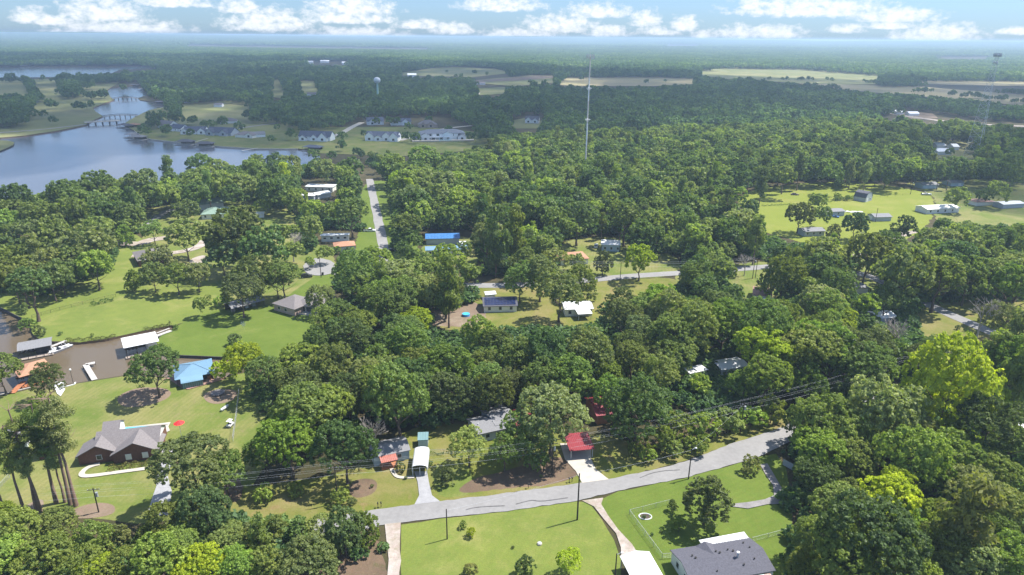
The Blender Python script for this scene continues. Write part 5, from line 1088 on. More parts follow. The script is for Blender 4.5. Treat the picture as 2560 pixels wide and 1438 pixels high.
def pine_mesh(name, seed, nleaf=3600, leaf=.085, mt=None):
    """open pine top: flat plates of needles on whorled limbs, unit radius, z from -1 to 1"""
    g = np.random.default_rng(seed); C_ = []; Rl = []
    for i in range(34):
        z = g.uniform(-1, .95); rr = (1-max(0, z)**2*.75)*(.55+.45*(z+1)/2 if z < 0 else 1)
        a = g.uniform(0, 6.28); r = rr*g.uniform(.15, .8)
        C_.append((r*math.cos(a), r*math.sin(a), z)); Rl.append(g.uniform(.2, .38))
    C_ = np.array(C_); Rl = np.array(Rl); k = g.integers(0, 34, nleaf); d = g.normal(size=(nleaf, 3)); d /= np.linalg.norm(d, axis=1)[:, None]
    P = C_[k]+d*(Rl[k]*g.uniform(.5, 1.05, nleaf))[:, None]*np.array([1, 1, .55])
    Nn = d+g.normal(size=(nleaf, 3))*.6+np.array([0, 0, .4]); Nn /= np.linalg.norm(Nn, axis=1)[:, None]; n = nleaf
    t_ = np.cross(Nn, g.normal(size=(n, 3))); t_ /= np.linalg.norm(t_, axis=1)[:, None]; b_ = np.cross(Nn, t_); s = leaf*g.uniform(.6, 1.3, n)[:, None]
    q = np.stack([P-t_*s, P-b_*s*.45, P+t_*s, P+b_*s*.45], 1).reshape(-1, 3)
    me = D.meshes.new(name); me.vertices.add(4*n); me.vertices.foreach_set('co', q.ravel())
    me.loops.add(4*n); me.loops.foreach_set('vertex_index', np.arange(4*n, dtype=np.int32))
    me.polygons.add(n); me.polygons.foreach_set('loop_start', np.arange(0, 4*n, 4, dtype=np.int32))
    me.materials.append(mt or M_LEAF); me.update(calc_edges=True); me.validate(); return me
def trunk_mesh(name, seed, m, pine=False):
    """unit: ground at 0, crown centre at 1 (height), limbs reaching into the crown"""
    rr = random.Random(seed); b = MB(); p = Vector((0, 0, -.02)); r = .042 if not pine else .022
    top = 1.0 if not pine else 1.35; n = 5
    for i in range(n):
        q = Vector((rr.uniform(-.02, .02)*(i+1)*(.4 if pine else 1), rr.uniform(-.02, .02)*(i+1)*(.4 if pine else 1), top*(i+1)/n))
        b.tube(p, q, r*(1.35 if i == 0 else 1), r*.78, 7, False); p = q; r *= .78
        if i >= (1 if not pine else 2):
            for k in range(3 if not pine else 4):
                a = rr.uniform(0, 6.28); L = rr.uniform(.3, .55)*(1 if not pine else .38)
                e = q+Vector((math.cos(a)*L, math.sin(a)*L, L*rr.uniform(.3, .9)*(1 if not pine else .2)))
                b.tube(q-Vector((0, 0, .02)), e, r*.6, r*.2, 5, False)
                e2 = e+Vector((math.cos(a+.6)*L*.5, math.sin(a+.6)*L*.5, L*.3)); b.tube(e, e2, r*.22, r*.08, 4, False)
    return b.mesh(name, m, True)
CROWN = {
 'B': [crown_mesh('crown', 10+i, nlobe=[30,36,20,46,28,18,34,24][i], flat=[.8,1.0,.85,1.1,.7,.95,.75,1.2][i], lobe=[(.2,.42),(.16,.34),(.26,.5),(.14,.3),(.2,.45),(.28,.52),(.18,.36),(.22,.42)][i], nleaf=14000, leaf=.038) for i in range(8)],
 'b': [crown_mesh('crown', 30+i, nlobe=[26,32,24][i], flat=[.8,.95,.88][i], nleaf=4400, leaf=.07, per=18, rs=.11) for i in range(3)],
 'M': [crown_mesh('crown', 40+i, nlobe=30, flat=1.35, nleaf=11000, leaf=.048, conic=.45, low=-.9) for i in range(2)],
 'S': [crown_mesh('crown', 50+i, nlobe=14, flat=1.0, nleaf=1300, leaf=.11, per=14, rs=.16, low=-.8, lobe=(.3, .5)) for i in range(3)],
 'C': [crown_mesh('crown', 60+i, nlobe=26, flat=1.25, nleaf=7000, leaf=.06, conic=.7, low=-.9, lobe=(.2, .36)) for i in range(2)],
 'P': [pine_mesh('crown', 70+i) for i in range(3)],
 'Q': [pine_mesh('crown', 77+i, 10000, .048) for i in range(2)]}
TRUNK = [trunk_mesh('trunk', i, M_BARK) for i in range(4)]; TRUNKP = [trunk_mesh('trunk', 9+i, M_BARKP, True) for i in range(2)]
TONE = {'d': ((.075, .107, .034), 'dark green'), 'm': ((.115, .152, .038), 'mid green'), 'b': ((.140, .195, .034), 'bright green'), 'y': ((.20, .245, .020), 'yellow green'), 'g': ((.145, .172, .062), 'olive grey'),
        'o': ((.135, .15, .055), 'brownish olive'), 'p': ((.19, .23, .06), 'pale yellowish')}
KIND = {'B': ('broadleaf_tree', 'broadleaf tree', 'tree'), 'M': ('magnolia_tree', 'dense upright tree', 'tree'), 'S': ('shrub', 'small bushy shrub', 'shrub'),
        'C': ('cedar_tree', 'pointed cedar tree', 'tree'), 'P': ('pine_tree', 'slender pine tree', 'tree'), 'Q': ('pine_tree', 'tall bare stemmed pine', 'tree')}
# survey list: picture x, y of the crown centre, crown width in picture pixels, tone, kind
T = """480 1160 200 d B;560 1175 120 m B;722 1105 165 b B;662 1135 100 m B;862 1120 165 d B;30 1340 130 m B;150 1310 100 m B;0 1400 150 b B;110 1400 150 m B;232 1360 110 m B;292 1345 90 o C;310 1420 120 m B;402 1405 150 b B;500 1425 140 y B;432 1300 120 m B;512 1285 150 d B;570 1350 110 m B;632 1335 90 o C;690 1330 90 m C;750 1330 100 m C;800 1320 90 g B;860 1325 130 d B;912 1322 100 m C;590 1415 120 b B;670 1410 110 m B;760 1385 90 m B;0 1300 110 b B;450 1360 110 m B;380 1340 80 m B;200 1425 130 m B;240 1432 100 y B
118 955 85 d B;0 930 100 m B;385 922 128 d B;612 905 110 y B;665 935 110 m B;560 925 60 y S;100 1010 60 m S
140 590 110 m B;235 610 120 g B;310 588 52 b C;50 600 90 m B;40 655 110 m B;110 655 90 g B;152 690 80 d B;190 650 80 m B;85 700 70 d B;20 700 60 g B;170 625 90 g B;100 625 80 m B
382 575 62 m B;462 592 100 g B;462 530 72 d B;332 700 52 b C;400 650 80 g B;382 690 70 m B;492 690 70 g B;600 590 150 d B;555 645 90 d B;665 625 120 d B;602 732 105 d B;556 752 40 b S;705 690 100 m B;440 690 80 m B;640 690 110 d B;730 625 60 g B;590 545 60 m B;720 590 60 m B;505 767 46 m B;742 505 70 m B;656 512 46 g B;690 700 80 g B;455 680 50 m S
62 770 28 g C;98 828 32 d S;150 834 12 d S;230 838 12 m S;66 812 40 m S;584 848 36 d S;440 818 16 m S;520 745 20 m S
802 748 70 g B;812 634 46 m B;1300 705 90 m B;1452 700 84 m B;1385 650 80 g B;1340 620 80 m B;2080 690 90 m B;1990 650 70 m B;2003 1062 90 d B;775 655 30 m B;812 815 85 m B;850 790 100 d B;800 870 110 d B;870 850 120 d B;750 905 110 m B;830 930 130 m B;740 960 110 d B;700 935 70 m S
1378 1035 190 o B;1592 1025 165 d B;1300 1090 110 m B;1345 1105 90 m B;1262 1130 90 m B;1172 1115 95 p B;1115 1195 50 d S;1225 985 120 d B;1130 985 130 d B;1045 985 130 d B;940 985 150 m B;870 1000 140 d B;770 1000 130 d B;960 930 110 m B;1060 920 110 m B;1340 1150 60 d B;1430 950 130 m B;1520 985 90 b B;1305 940 100 d B
1622 1140 44 b S;1650 1100 80 m S;1700 1075 90 m S;1760 1070 90 b S;1820 1055 80 m S;1880 1040 80 b S;1590 1120 50 m S;1680 1120 60 m S;1740 1110 60 m S;1930 1030 80 m S;1560 1080 60 m S
2370 985 240 y B;2470 1000 120 y B;2210 1025 220 g B;2070 1060 170 m B;2050 1120 150 b B;2130 1150 130 m B;2220 1255 175 y B;2280 1150 180 b B;2210 1110 120 g B;2390 1140 150 m B;2430 1230 150 g B;2430 1300 160 o P;2350 1200 120 b B;2330 1290 110 b B;2040 1190 120 d B;2090 1260 130 m B;2010 1170 70 d B;2120 1240 90 g B;2490 1180 140 m B;2530 1280 130 g B;2530 1100 120 m B;2350 1370 150 m B;2240 1390 150 m B;2040 1345 130 m B;2160 1375 120 g C;2110 1415 110 o C;2290 1440 120 b B;2430 1400 150 g B;2540 1400 150 m B;2010 1420 100 m B;1910 1425 40 g S;2400 1070 110 y B;2040 1060 80 d B;2160 1190 90 m B;2270 1330 120 b B;2480 1340 120 m B;2560 930 120 m P;2490 890 100 m P;2410 930 90 m B;2540 850 110 o P
1768 1245 130 d M;1880 1165 52 o S;1682 1262 36 m C;1698 1310 44 b C;1158 1312 24 m S;1178 1332 30 y S;1282 1368 9 d S;1313 1416 54 d S;1424 1400 76 y B;1175 1425 36 o S;1610 1292 12 d S;1630 1336 10 d S;1652 1330 8 d S;1352 1190 8 m S;1014 1195 10 d S;1000 1168 30 d S;1074 1160 18 d S;1002 1142 14 d S;880 1252 24 d S;930 1215 12 d S;655 1235 60 b S;740 1225 40 m S;848 1240 50 m S
2048 500 52 d B;2000 538 74 d B;2055 540 46 m B;2138 562 64 d B;2097 457 24 b B;1905 455 50 d P;2085 580 44 o C;2262 570 80 d C;2395 495 60 d B;2540 450 38 d B;1845 490 50 b S;1870 525 50 m B;2490 485 60 d B;2460 490 40 d B;2350 462 12 d S;2370 480 10 d S;2465 500 16 d S;2095 492 22 m S;2120 495 18 m S;2240 484 8 m S
1120 715 95 m P;1350 690 110 g B;1400 730 130 g B;1310 660 80 m B;1508 655 52 d M;1600 650 88 y B;1075 690 90 m B;1000 690 110 g B;940 650 90 b B;890 690 100 m B;1050 645 60 m B;1120 650 90 b B;1470 735 50 g S;1440 650 50 m B;1160 625 40 b B;1030 600 60 m B;1010 625 50 m B;1240 590 90 d P;1290 580 90 m P;1180 690 60 g B;930 740 90 m B;1560 760 90 d B
2260 690 170 g B;2170 640 130 m B;2060 640 130 g B;2210 620 110 d B;2400 600 100 d B;2420 700 110 m B;1960 690 110 m B;1910 720 50 m B;2350 870 90 m B;2300 900 100 d B;1750 960 60 m B;1860 960 90 b B;1640 900 90 d B;2385 680 70 b B;2505 800 90 o B;2395 820 14 d S;2416 825 12 d S
420 425 48 d P;500 415 70 d B;545 425 60 m B;350 465 100 d B;250 470 90 d B;640 405 50 m B;720 420 70 m B;880 420 60 m B;810 430 60 m B;690 405 50 m B;580 440 70 m B;160 490 110 d B;40 510 110 d B;440 450 60 m B;1060 400 90 m B;985 420 70 m B"""
# pine stems by the foot of the trunk
PN = [(63,1288,21),(100,1279,24),(93,1282,17),(141,1258,24),(163,1256,17),(177,1261,25),(190,1265,26),(50,760,12),(8,1276,20)]
# crown masks for filling the woods (picture outlines)
BLK = [('the bottom left wood', [(-40,1290),(340,1310),(420,1250),(560,1240),(900,1290),(958,1310),(960,1365),(850,1400),(720,1437),(640,1470),(-40,1470)]),
 ('the wood between the two roads', [(620,930),(720,870),(790,800),(900,770),(1030,780),(1110,800),(1210,800),(1300,790),(1400,800),(1500,790),(1520,735),(1690,710),(1830,710),(1850,760),(1930,780),(1970,710),(2100,760),(2180,745),(2310,775),(2390,840),(2340,890),(2260,930),(2120,990),(1960,990),(1800,1030),(1650,1060),(1540,1050),(1480,990),(1290,985),(1240,1010),(1120,1060),(940,1080),(690,1070),(640,1020)]),
 ('the wood at the right edge', [(2260,950),(2400,900),(2600,830),(2600,1480),(1990,1480),(1960,1400),(1970,1300),(1960,1180),(1965,1100),(2000,1060),(2120,1000)]),
 ('the big forest in the middle', [(975,480),(960,430),(900,400),(930,380),(1000,395),(1200,365),(1290,330),(1800,310),(2250,285),(2560,320),(2600,340),(2600,420),(2380,440),(2190,450),(2080,445),(1900,455),(1830,480),(1840,510),(1915,560),(1960,590),(2070,600),(2130,630),(2120,650),(1900,650),(1700,655),(1640,640),(1570,600),(1500,580),(1390,600),(1390,680),(1200,685),(1185,580),(1040,575),(985,640)]),
 ('the left shore wood', [(-40,505),(120,480),(230,450),(330,440),(400,450),(460,430),(560,420),(640,410),(760,400),(880,400),(900,440),(880,490),(760,470),(700,520),(640,500),(480,500),(350,520),(340,580),(0,575),(-40,580)]),
 ('the trees left of the side road', [(780,470),(895,460),(920,540),(900,600),(870,640),(790,620),(750,600),(750,540),(700,500)]),
 ('the trees round the cul de sac', [(700,600),(790,620),(860,640),(960,665),(1060,670),(1190,700),(1190,760),(1040,780),(900,770),(870,760),(840,700),(750,640)]),
 ('the wood right of the road bend', [(2160,640),(2290,600),(2330,560),(2600,540),(2600,740),(2440,760),(2330,765),(2240,740),(2170,680)]),
 ('the left lawn grove', [(-40,560),(200,565),(290,600),(290,650),(230,690),(100,735),(-40,720)]),
 ('the trees at the road bend', [(1690,640),(1840,640),(1850,690),(1870,780),(1690,780)]),
 ('the trees below the road bend', [(1950,620),(2150,630),(2160,690),(2240,730),(2330,770),(2200,800),(1950,770)]),
 ('the wood behind the right pasture', [(1850,430),(2560,400),(2600,430),(2560,445),(2290,450),(2190,448),(2080,442),(1900,455)])]
# places that must stay open to view: x0,y0,x1,y1
OPEN = [(925,1092,1030,1170),(1040,1085,1075,1200),(1190,1045,1290,1110),(1415,1090,1485,1200),(1485,1005,1525,1050),(1205,735,1295,785),(1410,745,1490,785),(1395,610,1440,660),(1498,590,1552,640),(1055,580,1180,640),(905,450,950,560),(940,540,980,660),
 (1725,920,1765,945),(1805,905,1860,940),(1885,715,1940,768),(2120,705,2165,728),(2192,792,2232,808),(755,450,840,505),(800,580,940,620),(755,640,845,700),(1190,695,1300,730),(1450,640,1500,715),(1540,640,1700,705),(1830,650,1900,715),(2145,675,2215,715),(2000,560,2070,600),(2330,360,2440,400),(1240,1010,1262,1045),(660,540,720,600),(1150,765,1185,795),(1900,1145,2010,1200),(2300,760,2500,850),(2200,280,2340,305),]
trees = []        # (x,y,crown radius,height,tone,kind,block,manual)
def add_crown(px, py, wpx, tone, kind, blk=None):
    asp = {'B': 1.0, 'M': 1.45, 'S': .85, 'C': 1.3, 'P': 1.25, 'Q': 1.1}[kind]
    r = 5.
    for _ in range(6):
        zc = {'B': 1.28*r, 'M': 1.35*r, 'S': .8*r, 'C': 1.1*r, 'P': 2.4*r, 'Q': 3*r}[kind]
        x, y = G(px, py, zc); dz = proj(x, y, zc)[2]; r = wpx/2*dz/F
    trees.append((x, y, r, zc, tone, kind, blk, True))
for ln in T.replace('\n', ';').split(';'):
    a = ln.split()
    if a: add_crown(float(a[0]), float(a[1]), float(a[2]), a[3], a[4])
# fill, near zone
man = np.array([(t[0], t[1], t[2]) for t in trees])
cand = []; sp = 8.6
for gy in np.arange(95, 760, sp):
    hw = gy*.82+20
    for gx in np.arange(-hw, hw, sp): cand.append((gx+random.uniform(-.42, .42)*sp, gy+random.uniform(-.42, .42)*sp))
cand = np.array(cand)
rad = 4.2+4.6*rng.random(len(cand))**1.3; zc = rad*rng.uniform(1.25, 1.7, len(cand)); zc += np.where(rng.random(len(cand)) < .15, 3, 0)
PX, PY, DZ = projn(np.column_stack([cand, zc])); rp = rad*F/DZ
BX, BY, _ = projn(np.column_stack([cand, zc*0]))
water_bad = np.zeros(len(cand), bool)
for pl in ponds: water_bad |= inpoly(cand[:, 0], cand[:, 1], pl)
op = np.zeros(len(cand), bool)
for (x0, y0, x1, y1) in OPEN: op |= (PX+rp*.6 > x0) & (PX-rp*.6 < x1) & (PY+rp*.95 > y0) & (PY-rp*.6 < y1)
def union(qx, qy):
    u = np.zeros(len(qx), bool)
    for _, pp in BLK: u |= inpoly(qx, qy, pp)
    return u
UN = ~water_bad & ~op
for dx, dy in ((-.55, 0), (.55, 0), (0, -.65), (0, .4)): UN &= union(PX+dx*rp, PY+dy*rp)
taken = np.zeros(len(cand), bool)
for bi, (nm, poly) in enumerate(BLK):
    okk = UN & inpoly(PX, PY, poly) & ~taken; taken |= okk
    for i in np.nonzero(okk)[0]:
        x, y = cand[i]
        if np.any((np.hypot(man[:, 0]-x, man[:, 1]-y) < man[:, 2]*.7+rad[i]*.2)): continue
        q = random.random(); d_ = math.hypot(x, y)
        tone = 'd' if q < .30 else 'm' if q < .66 else 'b' if q < .74 else 'g' if q < .93 else 'o' if q < .97 else 'y'
        kind = 'P' if (random.random() < (.2 if bi in (3, 8) else .08)) else 'B'
        zz = zc[i]; rr_ = rad[i]
        if kind == 'P': rr_ *= .62; zz = max(10, zz*1.1)
        if bi == 0: rr_ *= .75; zz *= .6
        trees.append((x, y, rr_, zz, tone, kind, bi, False))
def visible_size(t):
    px, py, dz = proj(t[0], t[1], t[3]); r = t[2]*F/dz
    if dz < 20 or px < -r or px > 2560+r or py < 0 or py > 1438+r*1.3: return 0
    return r
sz = [visible_size(t)*(1.3 if t[7] else 1) for t in trees]
order = sorted(range(len(trees)), key=lambda i: -sz[i]); cnt = {}; indiv = []; rest = []
for i in order:
    k = KIND[trees[i][5]][0]; cnt[k] = cnt.get(k, 0)+1
    (indiv if sz[i] > 0 and cnt[k] <= 300 else rest).append(i)
LN = np.array([(l[1], l[2]) for l in LAND]) if LAND else np.zeros((1, 2)); LNM = [l[0] for l in LAND] or ['the road']
def relation(dx, dy):
    a = math.degrees(math.atan2(dx, dy)) % 360
    return ['behind', 'behind right of', 'right of', 'before right of', 'before', 'before left of', 'left of', 'behind left of'][int((a+22.5)//45) % 8]
bucket = {}
for i in indiv:
    t = trees[i]; d = np.hypot(LN[:, 0]-t[0], LN[:, 1]-t[1]); j = int(np.argmin(d))
    bucket.setdefault((j, relation(t[0]-LN[j, 0], t[1]-LN[j, 1]), t[4], t[5]), []).append((float(d[j]), i))
ORD = ['nearest', 'second nearest', 'third nearest', 'fourth nearest', 'fifth nearest', 'sixth nearest', 'seventh nearest', 'eighth nearest', 'ninth nearest', 'tenth nearest']
lab = {}
for (j, rel, tone, kd), L in bucket.items():
    L.sort()
    for n_, (dd, i) in enumerate(L):
        kn = KIND[kd][1]; pre = TONE[tone][1]
        if len(L) == 1: lab[i] = (f'{pre} {kn} {rel} the {LNM[j]}', None)
        elif n_ < 10: lab[i] = (f'{pre} {kn} {rel} the {LNM[j]}, {ORD[n_]}', None)
        else: lab[i] = (f'{pre} {kn} deep in wood {rel} the {LNM[j]}', f'{pre} woodland trees {rel} the {LNM[j]}')
GRP = {'broadleaf_tree': 'broadleaf trees of the countryside', 'pine_tree': 'pine trees among the broadleaf woods', 'shrub': 'shrubs on the lawns and verges', 'cedar_tree': 'cedars along the lawns', 'magnolia_tree': 'upright dense trees by the roads'}
def put_tree(i, x, y, r, zc, tone, kind, lb, grp):
    nm = KIND[kind][0]; dist = math.hypot(x, y)
    c = TONE[tone][0]; v = random.uniform(.8, 1.22); h = random.uniform(-.012, .016)
    col = (max(.01, c[0]*v+h), c[1]*v, c[2]*v*random.uniform(.8, 1.3), 1)
    key = kind
    if kind == 'B' and dist > 270: key = 'b'
    me = random.choice(CROWN[key])
    t = obj(nm, None); t.location = (x, y, 0); t.rotation_euler = (0, 0, random.uniform(0, 6.28)); t.empty_display_size = 1
    tag(t, lb, KIND[kind][2], grp)
    o = obj('crown', me, t); o.color = col
    vs_ = {'B': random.uniform(.9, 1.12), 'M': 1, 'S': .95, 'C': 1, 'P': 1.55, 'Q': 1.15}[kind]
    o.location = (0, 0, zc); o.scale = (r, r*random.uniform(.8, 1.15), r*vs_*random.uniform(.85, 1.18))
    tr = obj('trunk', random.choice(TRUNKP if kind in 'PQ' else TRUNK), t)
    tw = zc if kind in 'PQ' else max(zc, r)*1.0
    tr.scale = (tw*(1 if kind in 'PQ' else .9), tw*(1 if kind in 'PQ' else .9), zc*(1 if kind != 'Q' else 1))
    return t
for i in indiv:
    t = trees[i]; lb, g_ = lab[i]
    put_tree(i, t[0], t[1], t[2], t[3], t[4], t[5], lb, g_ or GRP[KIND[t[5]][0]])
WHICH = ['leftmost but one', 'second from the left', 'third from the left', 'middle', 'fourth from the right', 'second from the right', 'rightmost', 'lone lakeshore', 'leftmost']
# a few bare dead trees standing in the woods
dm = []
for sd in range(2):
    rr = random.Random(300+sd); b = MB()
    def grow(p, d, L, r, n):
        q = p+d*L; b.tube(p, q, r, r*.7, 5, False)
        if n == 0: return
        for _ in range(3):
            e = (d+Vector((rr.uniform(-.8, .8), rr.uniform(-.8, .8), rr.uniform(-.1, .5)))).normalized(); grow(q, e, L*rr.uniform(.6, .85), r*.62, n-1)
    grow(Vector((0, 0, 0)), Vector((0, 0, 1)), .34, .028, 5); dm.append(b.mesh('branches', mat('dead_bark', (.36, .32, .28), .9, .2)))
for k, (px_, py_, h, lb) in enumerate(((940,1140,11,'bare dead snag behind the pale yellowish tree left of the oak'),(1860,690,9,'bare grey dead tree at the end of the middle road'),(735,655,12,'bare dead tree by the turning circle trees'),(2440,850,13,'bare dead tree near the right hand road'),(2235,900,14,'tall bare dead tree above the yellow green crown'),(500,715,9,'grey leafless tree on the left lawn edge'),(1785,460,13,'bare grey tree in the middle forest'))):
    x, y = G(px_, py_); t = obj('dead_tree', None); t.location = (x, y, 0); t.rotation_euler = (0, 0, k*1.3); tag(t, lb, 'tree', 'bare dead trees')
    o = obj('branches', dm[k % 2], t); o.scale = (h, h, h)
for k, (bx, by, h) in enumerate(PN):
    x, y = G(bx, by); r = h*.17
    put_tree(0, x, y, r*random.uniform(.9, 1.1), h-r*1.4, 'm' if k % 2 else 'g', 'Q', f'tall bare stemmed pine, {WHICH[k]} in the row left of the brick house' if k != 7 else 'thin conifer at the lake corner of the long lawn', 'tall pines left of the brick house' if k != 7 else None)

# ---- uncountable woodland: everything past the individuals, then groves out to the horizon
protos = D.collections.new('tree_prototypes')       # not linked: only instanced
def proto(me): o = D.objects.new('woodland_tree', me); protos.objects.link(o)
for i in range(3): proto(crown_mesh('woodland_crown', 90+i, nlobe=24, nleaf=2000, leaf=.10, per=15, rs=.14, flat=[.9, 1.05, .8][i], mt=M_LEAFR))
protos2 = D.collections.new('far_tree_prototypes')
for i in range(3): protos2.objects.link(D.objects.new('far_tree', crown_mesh('far_crown', 95+i, nlobe=14, nleaf=260, leaf=.26, per=6, rs=.2, flat=[.9, 1.1, .8][i], mt=M_LEAFF, lobe=(.3, .5))))
protos3 = D.collections.new('grove_prototypes')
for i in range(3):
    g = np.random.default_rng(200+i); n = 46; c = np.column_stack([g.uniform(-1, 1, (n, 2)), g.uniform(.08, .19, n)]); pts = []
    me = D.meshes.new('grove'); k = g.integers(0, n, 1700); d = g.normal(size=(1700, 3)); d[:, 2] = np.abs(d[:, 2]); d /= np.linalg.norm(d, axis=1)[:, None]
    P = c[k]+d*g.uniform(.08, .16, n)[k][:, None]*np.array([1.1, 1.1, .75]); Nn = d+g.normal(size=d.shape)*.35; Nn /= np.linalg.norm(Nn, axis=1)[:, None]
    t_ = np.cross(Nn, g.normal(size=d.shape)); t_ /= np.linalg.norm(t_, axis=1)[:, None]; b_ = np.cross(Nn, t_); s = .05
    q = np.stack([P-t_*s, P-b_*s, P+t_*s, P+b_*s], 1).reshape(-1, 3); me.from_pydata(q.tolist(), [], [(4*a, 4*a+1, 4*a+2, 4*a+3) for a in range(1700)]); me.materials.append(M_LEAFF); me.update()
    protos3.objects.link(D.objects.new('grove', me))
def gn_scatter(name, pts, scl, coll, label, sq=False):
    me = D.meshes.new(name); me.from_pydata([tuple(p) for p in pts], [], []); a = me.attributes.new('scl', 'FLOAT_VECTOR', 'POINT')
    a.data.foreach_set('vector', np.asarray(scl, np.float32).ravel()); me.update()
    o = obj(name, me); ng = D.node_groups.new(name+'_nodes', 'GeometryNodeTree')
    ng.interface.new_socket('Geometry', in_out='INPUT', socket_type='NodeSocketGeometry'); ng.interface.new_socket('Geometry', in_out='OUTPUT', socket_type='NodeSocketGeometry')
    gi = ng.nodes.new('NodeGroupInput'); go = ng.nodes.new('NodeGroupOutput'); ip_ = ng.nodes.new('GeometryNodeInstanceOnPoints'); ci = ng.nodes.new('GeometryNodeCollectionInfo')
    ci.inputs['Collection'].default_value = coll; ci.inputs['Separate Children'].default_value = True; ci.inputs['Reset Children'].default_value = True
    na = ng.nodes.new('GeometryNodeInputNamedAttribute'); na.data_type = 'FLOAT_VECTOR'; na.inputs[0].default_value = 'scl'
    rv = ng.nodes.new('FunctionNodeRandomValue'); rv.data_type = 'FLOAT_VECTOR'; rv.inputs[0].default_value = (0, 0, 0); rv.inputs[1].default_value = (0, 0, 6.28)
    l = ng.links.new; l(gi.outputs[0], ip_.inputs['Points']); l(ci.outputs[0], ip_.inputs['Instance']); ip_.inputs['Pick Instance'].default_value = True
    l(rv.outputs[0], ip_.inputs['Rotation']); l(na.outputs[0], ip_.inputs['Scale']); l(ip_.outputs[0], go.inputs[0])
    md = o.modifiers.new('scatter', 'NODES'); md.node_group = ng
    return tag(o, label, None, None, 'stuff')
RP = [(trees[i][0], trees[i][1], trees[i][3]*.95) for i in rest]; RS = [(trees[i][2], trees[i][2], trees[i][2]*1.05) for i in rest]
gn_scatter('woodland', RP, RS, protos, 'dense woodland canopy filling the middle of the picture')
ug = rng.uniform(-1, 1, (60000, 2))*np.array([420, 260])+np.array([0, 355]); ug = ug[np.abs(ug[:, 0]) < ug[:, 1]*.85+20]
ux, uy, _ = projn(np.column_stack([ug, np.full(len(ug), 6.)])); k_ = union(ux, uy)
vx, vy, _ = projn(np.column_stack([ug, np.full(len(ug), 1.)])); k_ &= union(vx, vy)
for pl in ponds: k_ &= ~inpoly(ug[:, 0], ug[:, 1], pl)
for (x0, y0, x1, y1) in OPEN: k_ &= ~((vx > x0-8) & (vx < x1+8) & (vy > y0-8) & (vy < y1+8))
ug = ug[k_]; us = rng.uniform(.9, 2.6, len(ug))
gn_scatter('undergrowth', np.column_stack([ug, us*.6]), np.column_stack([us*1.2, us*1.2, us]), protos2, 'brushy undergrowth below the woodland trees')
print('undergrowth', len(ug))
# far zone masks
EXC = [[(-60,166),(395,163),(395,173),(300,180),(262,184),(160,187),(0,188),(-60,188)],
 [(-60,205),(60,205),(80,232),(30,242),(-60,238)],[(75,203),(140,203),(160,236),(110,242)],[(95,255),(230,240),(245,290),(225,310),(140,330),(60,342),(-60,350),(-60,318),(60,318)],
 [(190,212),(345,205),(375,240),(395,258),(430,260),(410,272),(352,290),(345,320),(215,312),(232,270)],
 [(210,215),(260,212),(268,240),(225,250)],
 [(-60,335),(230,300),(345,325),(350,345),(430,365),(560,380),(750,378),(800,388),(720,405),(640,410),(540,400),(430,405),(330,440),(230,440),(120,475),(-60,505)],
 [(355,330),(440,295),(570,300),(700,310),(752,330),(900,312),(905,295),(1100,290),(1190,320),(1200,362),(1060,380),(870,378),(750,375),(430,365)],
 [(820,350),(850,320),(890,300),(920,300),(900,330),(850,350)],
 [(440,262),(560,255),(640,262),(600,278),(470,285)],
 [(680,203),(700,198),(716,238),(702,248),(674,242)],[(745,203),(790,203),(800,230),(770,240),(748,222)],
 [(1003,182),(1110,166),(1230,170),(1283,183),(1180,193),(1000,190)],[(1175,202),(1330,188),(1385,189),(1388,207),(1290,215),(1180,206)],[(1190,222),(1262,219),(1264,236),(1195,240)],
 [(1390,212),(1420,194),(1650,193),(1745,198),(1728,210),(1620,216),(1400,213)],[(1760,170),(2000,173),(2198,188),(2195,205),(2050,207),(1800,195),(1750,186)],[(1845,207),(2100,213),(2300,218),(2560,238),(2700,245),(2700,272),(2560,262),(2400,246),(2200,229),(2050,217)],
 [(2280,203),(2700,205),(2700,222),(2400,213),(2290,209)],[(2320,142),(2500,142),(2480,151),(2330,150)],[(1640,112),(1780,113),(1760,117),(1640,116)],[(450,112),(1090,121),(1085,126),(700,121),(450,117)],
 [(2235,272),(2330,280),(2450,300),(2700,308),(2700,325),(2440,318),(2290,300)],[(2330,352),(2440,355),(2480,390),(2440,400),(2330,392)],[(1265,302),(1310,285),(1365,290),(1350,322),(1290,320)],
 [(-60,348),(38,348),(38,365),(-60,380)],[(1040,290),(1100,290),(1100,322),(1040,322)],[(2400,395),(2600,395),(2600,415),(2400,415)],[(740,152),(890,152),(890,164),(740,164)]]
def far_zone(d0, d1, spc, zlift):
    pts = []
    n = int(d1*1.75/spc)
    ys = np.arange(d0*.62, d1, spc)
    for gy in ys:
        hw = gy*.80+spc*2; xs = np.arange(-hw, hw, spc); pts.append(np.column_stack([xs, np.full(len(xs), gy)]))
    P = np.concatenate(pts); P = P+rng.uniform(-.45, .45, P.shape)*spc; d = np.hypot(P[:, 0], P[:, 1]); P = P[(d > d0) & (d < d1)]
    z = hgt(P[:, 0], P[:, 1]); px, py, _ = projn(np.column_stack([P, z+zlift])); bx, by, _ = projn(np.column_stack([P, z+2]))
    ok = np.ones(len(P), bool)
    tx, ty, _ = projn(np.column_stack([P, z+zlift*1.75]))
    for e in EXC: ok &= ~inpoly(px, py, e); ok &= ~inpoly(bx, by, e); ok &= ~inpoly(tx, ty, e)
    for (x0, y0, x1, y1) in OPEN: ok &= ~((px > x0-4) & (px < x1+4) & (py > y0-4) & (py < y1+4))
    for pl in ponds: ok &= ~inpoly(P[:, 0], P[:, 1], pl)
    return P, z, px, py, ok
P, z, px, py, ok = far_zone(470, 2300, 9.2, 8)
near_cut = np.hypot(P[:, 0], P[:, 1]) > 742
yy = P[:, 1]
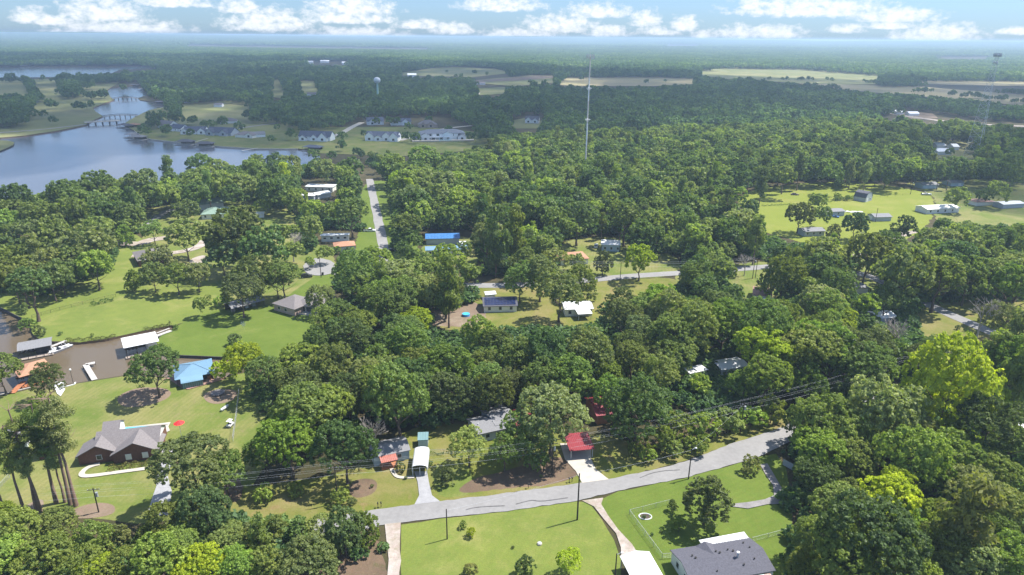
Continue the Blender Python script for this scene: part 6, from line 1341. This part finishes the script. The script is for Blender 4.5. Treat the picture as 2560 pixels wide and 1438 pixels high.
inb = np.zeros(len(P), bool)
for nm, poly in BLK: inb |= inpoly(px, py, poly)
ok &= (P[:, 1] > 752) | ((py < 345) & ~inb & (P[:, 1] > 560))
ok &= rng.random(len(P)) < .93
ok &= (py > 99)
P = P[ok]; z = z[ok]; n = len(P); r = rng.uniform(3.8, 6.6, n)*np.where(rng.random(n) < .1, 1.25, 1)
hh = r*rng.uniform(1.1, 1.75, n)
gn_scatter('far_woodland', np.column_stack([P, z+hh*.85]), np.column_stack([r, r, r*1.1]), protos2, 'dark woods beyond the lake and the mast')
print('far trees', n)
clumps = [(60,245,90),(150,262,46),(205,265,55),(30,268,80),(235,240,50),(255,236,36),(180,232,60),(20,300,80),(86,285,40),(220,215,50),(160,215,40),(300,222,20),(128,300,14)]
cp = []; cs = []
def clump(cx, cy_, ww, r0, r1, dens=1.):
    x, y = G(cx, cy_, 6); dz = proj(x, y, 6)[2]; rw = ww/2*dz/F
    for _ in range(max(1, int(dens*(rw/5.5)**1.6))):
        a = random.uniform(0, 6.28); q = rw*math.sqrt(random.random()); rr_ = random.uniform(r0, r1)
        cp.append((x+q*math.cos(a), y+q*math.sin(a), rr_*1.15)); cs.append((rr_, rr_, rr_))
for c in clumps: clump(*c, 4.5, 7)
for c in [(725,335,14),(910,330,10),(668,345,22),(380,310,44),(480,300,50),(520,310,46),(440,300,40),(595,320,34),(400,330,40),(560,305,40),(700,315,30),(860,340,16),(1045,345,30),(1180,340,20),(1010,340,14),(930,300,30),(980,300,40),(1030,315,20),(1075,300,14),(1130,318,50),(760,320,20),(415,325,16),(470,330,12),(800,312,40),(870,362,40),(905,380,60),(840,385,40),(950,390,40),(780,388,30),
          (2000,196,30),(2030,196,24),(2070,196,14),(1960,197,20),(1920,196,8),(2082,200,12),(1880,198,20),(2160,200,16),(2180,205,30),(2230,212,50),(1790,200,30),(1700,215,30),(1100,195,20),(1118,178,12),(1185,180,22),(1220,184,16),(1150,190,26),(1060,200,30),(1160,205,30),(1330,205,20),(1455,197,14),(2440,238,60),(2500,244,60),(2380,232,40),(2320,226,30),(2545,250,50),(2290,225,30),(2600,250,60),(1610,205,12),(1660,200,12),(2380,375,18),(2450,370,30),(2400,345,60)]: clump(*c, 3.5, 6)
gn_scatter('tree_clumps', cp, cs, protos2, 'scattered tree clumps on the golf course, lakeside lawns and far fields')
P, z, px, py, ok = far_zone(2300, 6500, 52, 8)
P1 = P[ok]; z1 = z[ok]; s1 = rng.uniform(40, 52, len(P1))
P, z, px, py, ok = far_zone(6500, 19500, 125, 12)
P2 = P[ok]; z2 = z[ok]; s2 = rng.uniform(95, 130, len(P2))
S_ = np.concatenate([s1, s2]); hf = np.concatenate([s1*1.3, np.clip(s2*.9, 0, 90)])
gn_scatter('distant_forest', np.column_stack([np.concatenate([P1, P2]), np.concatenate([z1, z2])]), np.column_stack([S_, S_, hf]), protos3, 'endless dark forest fading into haze at the horizon')
print('groves', len(P1), len(P2), 'indiv', len(indiv), 'rest', len(rest), cnt)
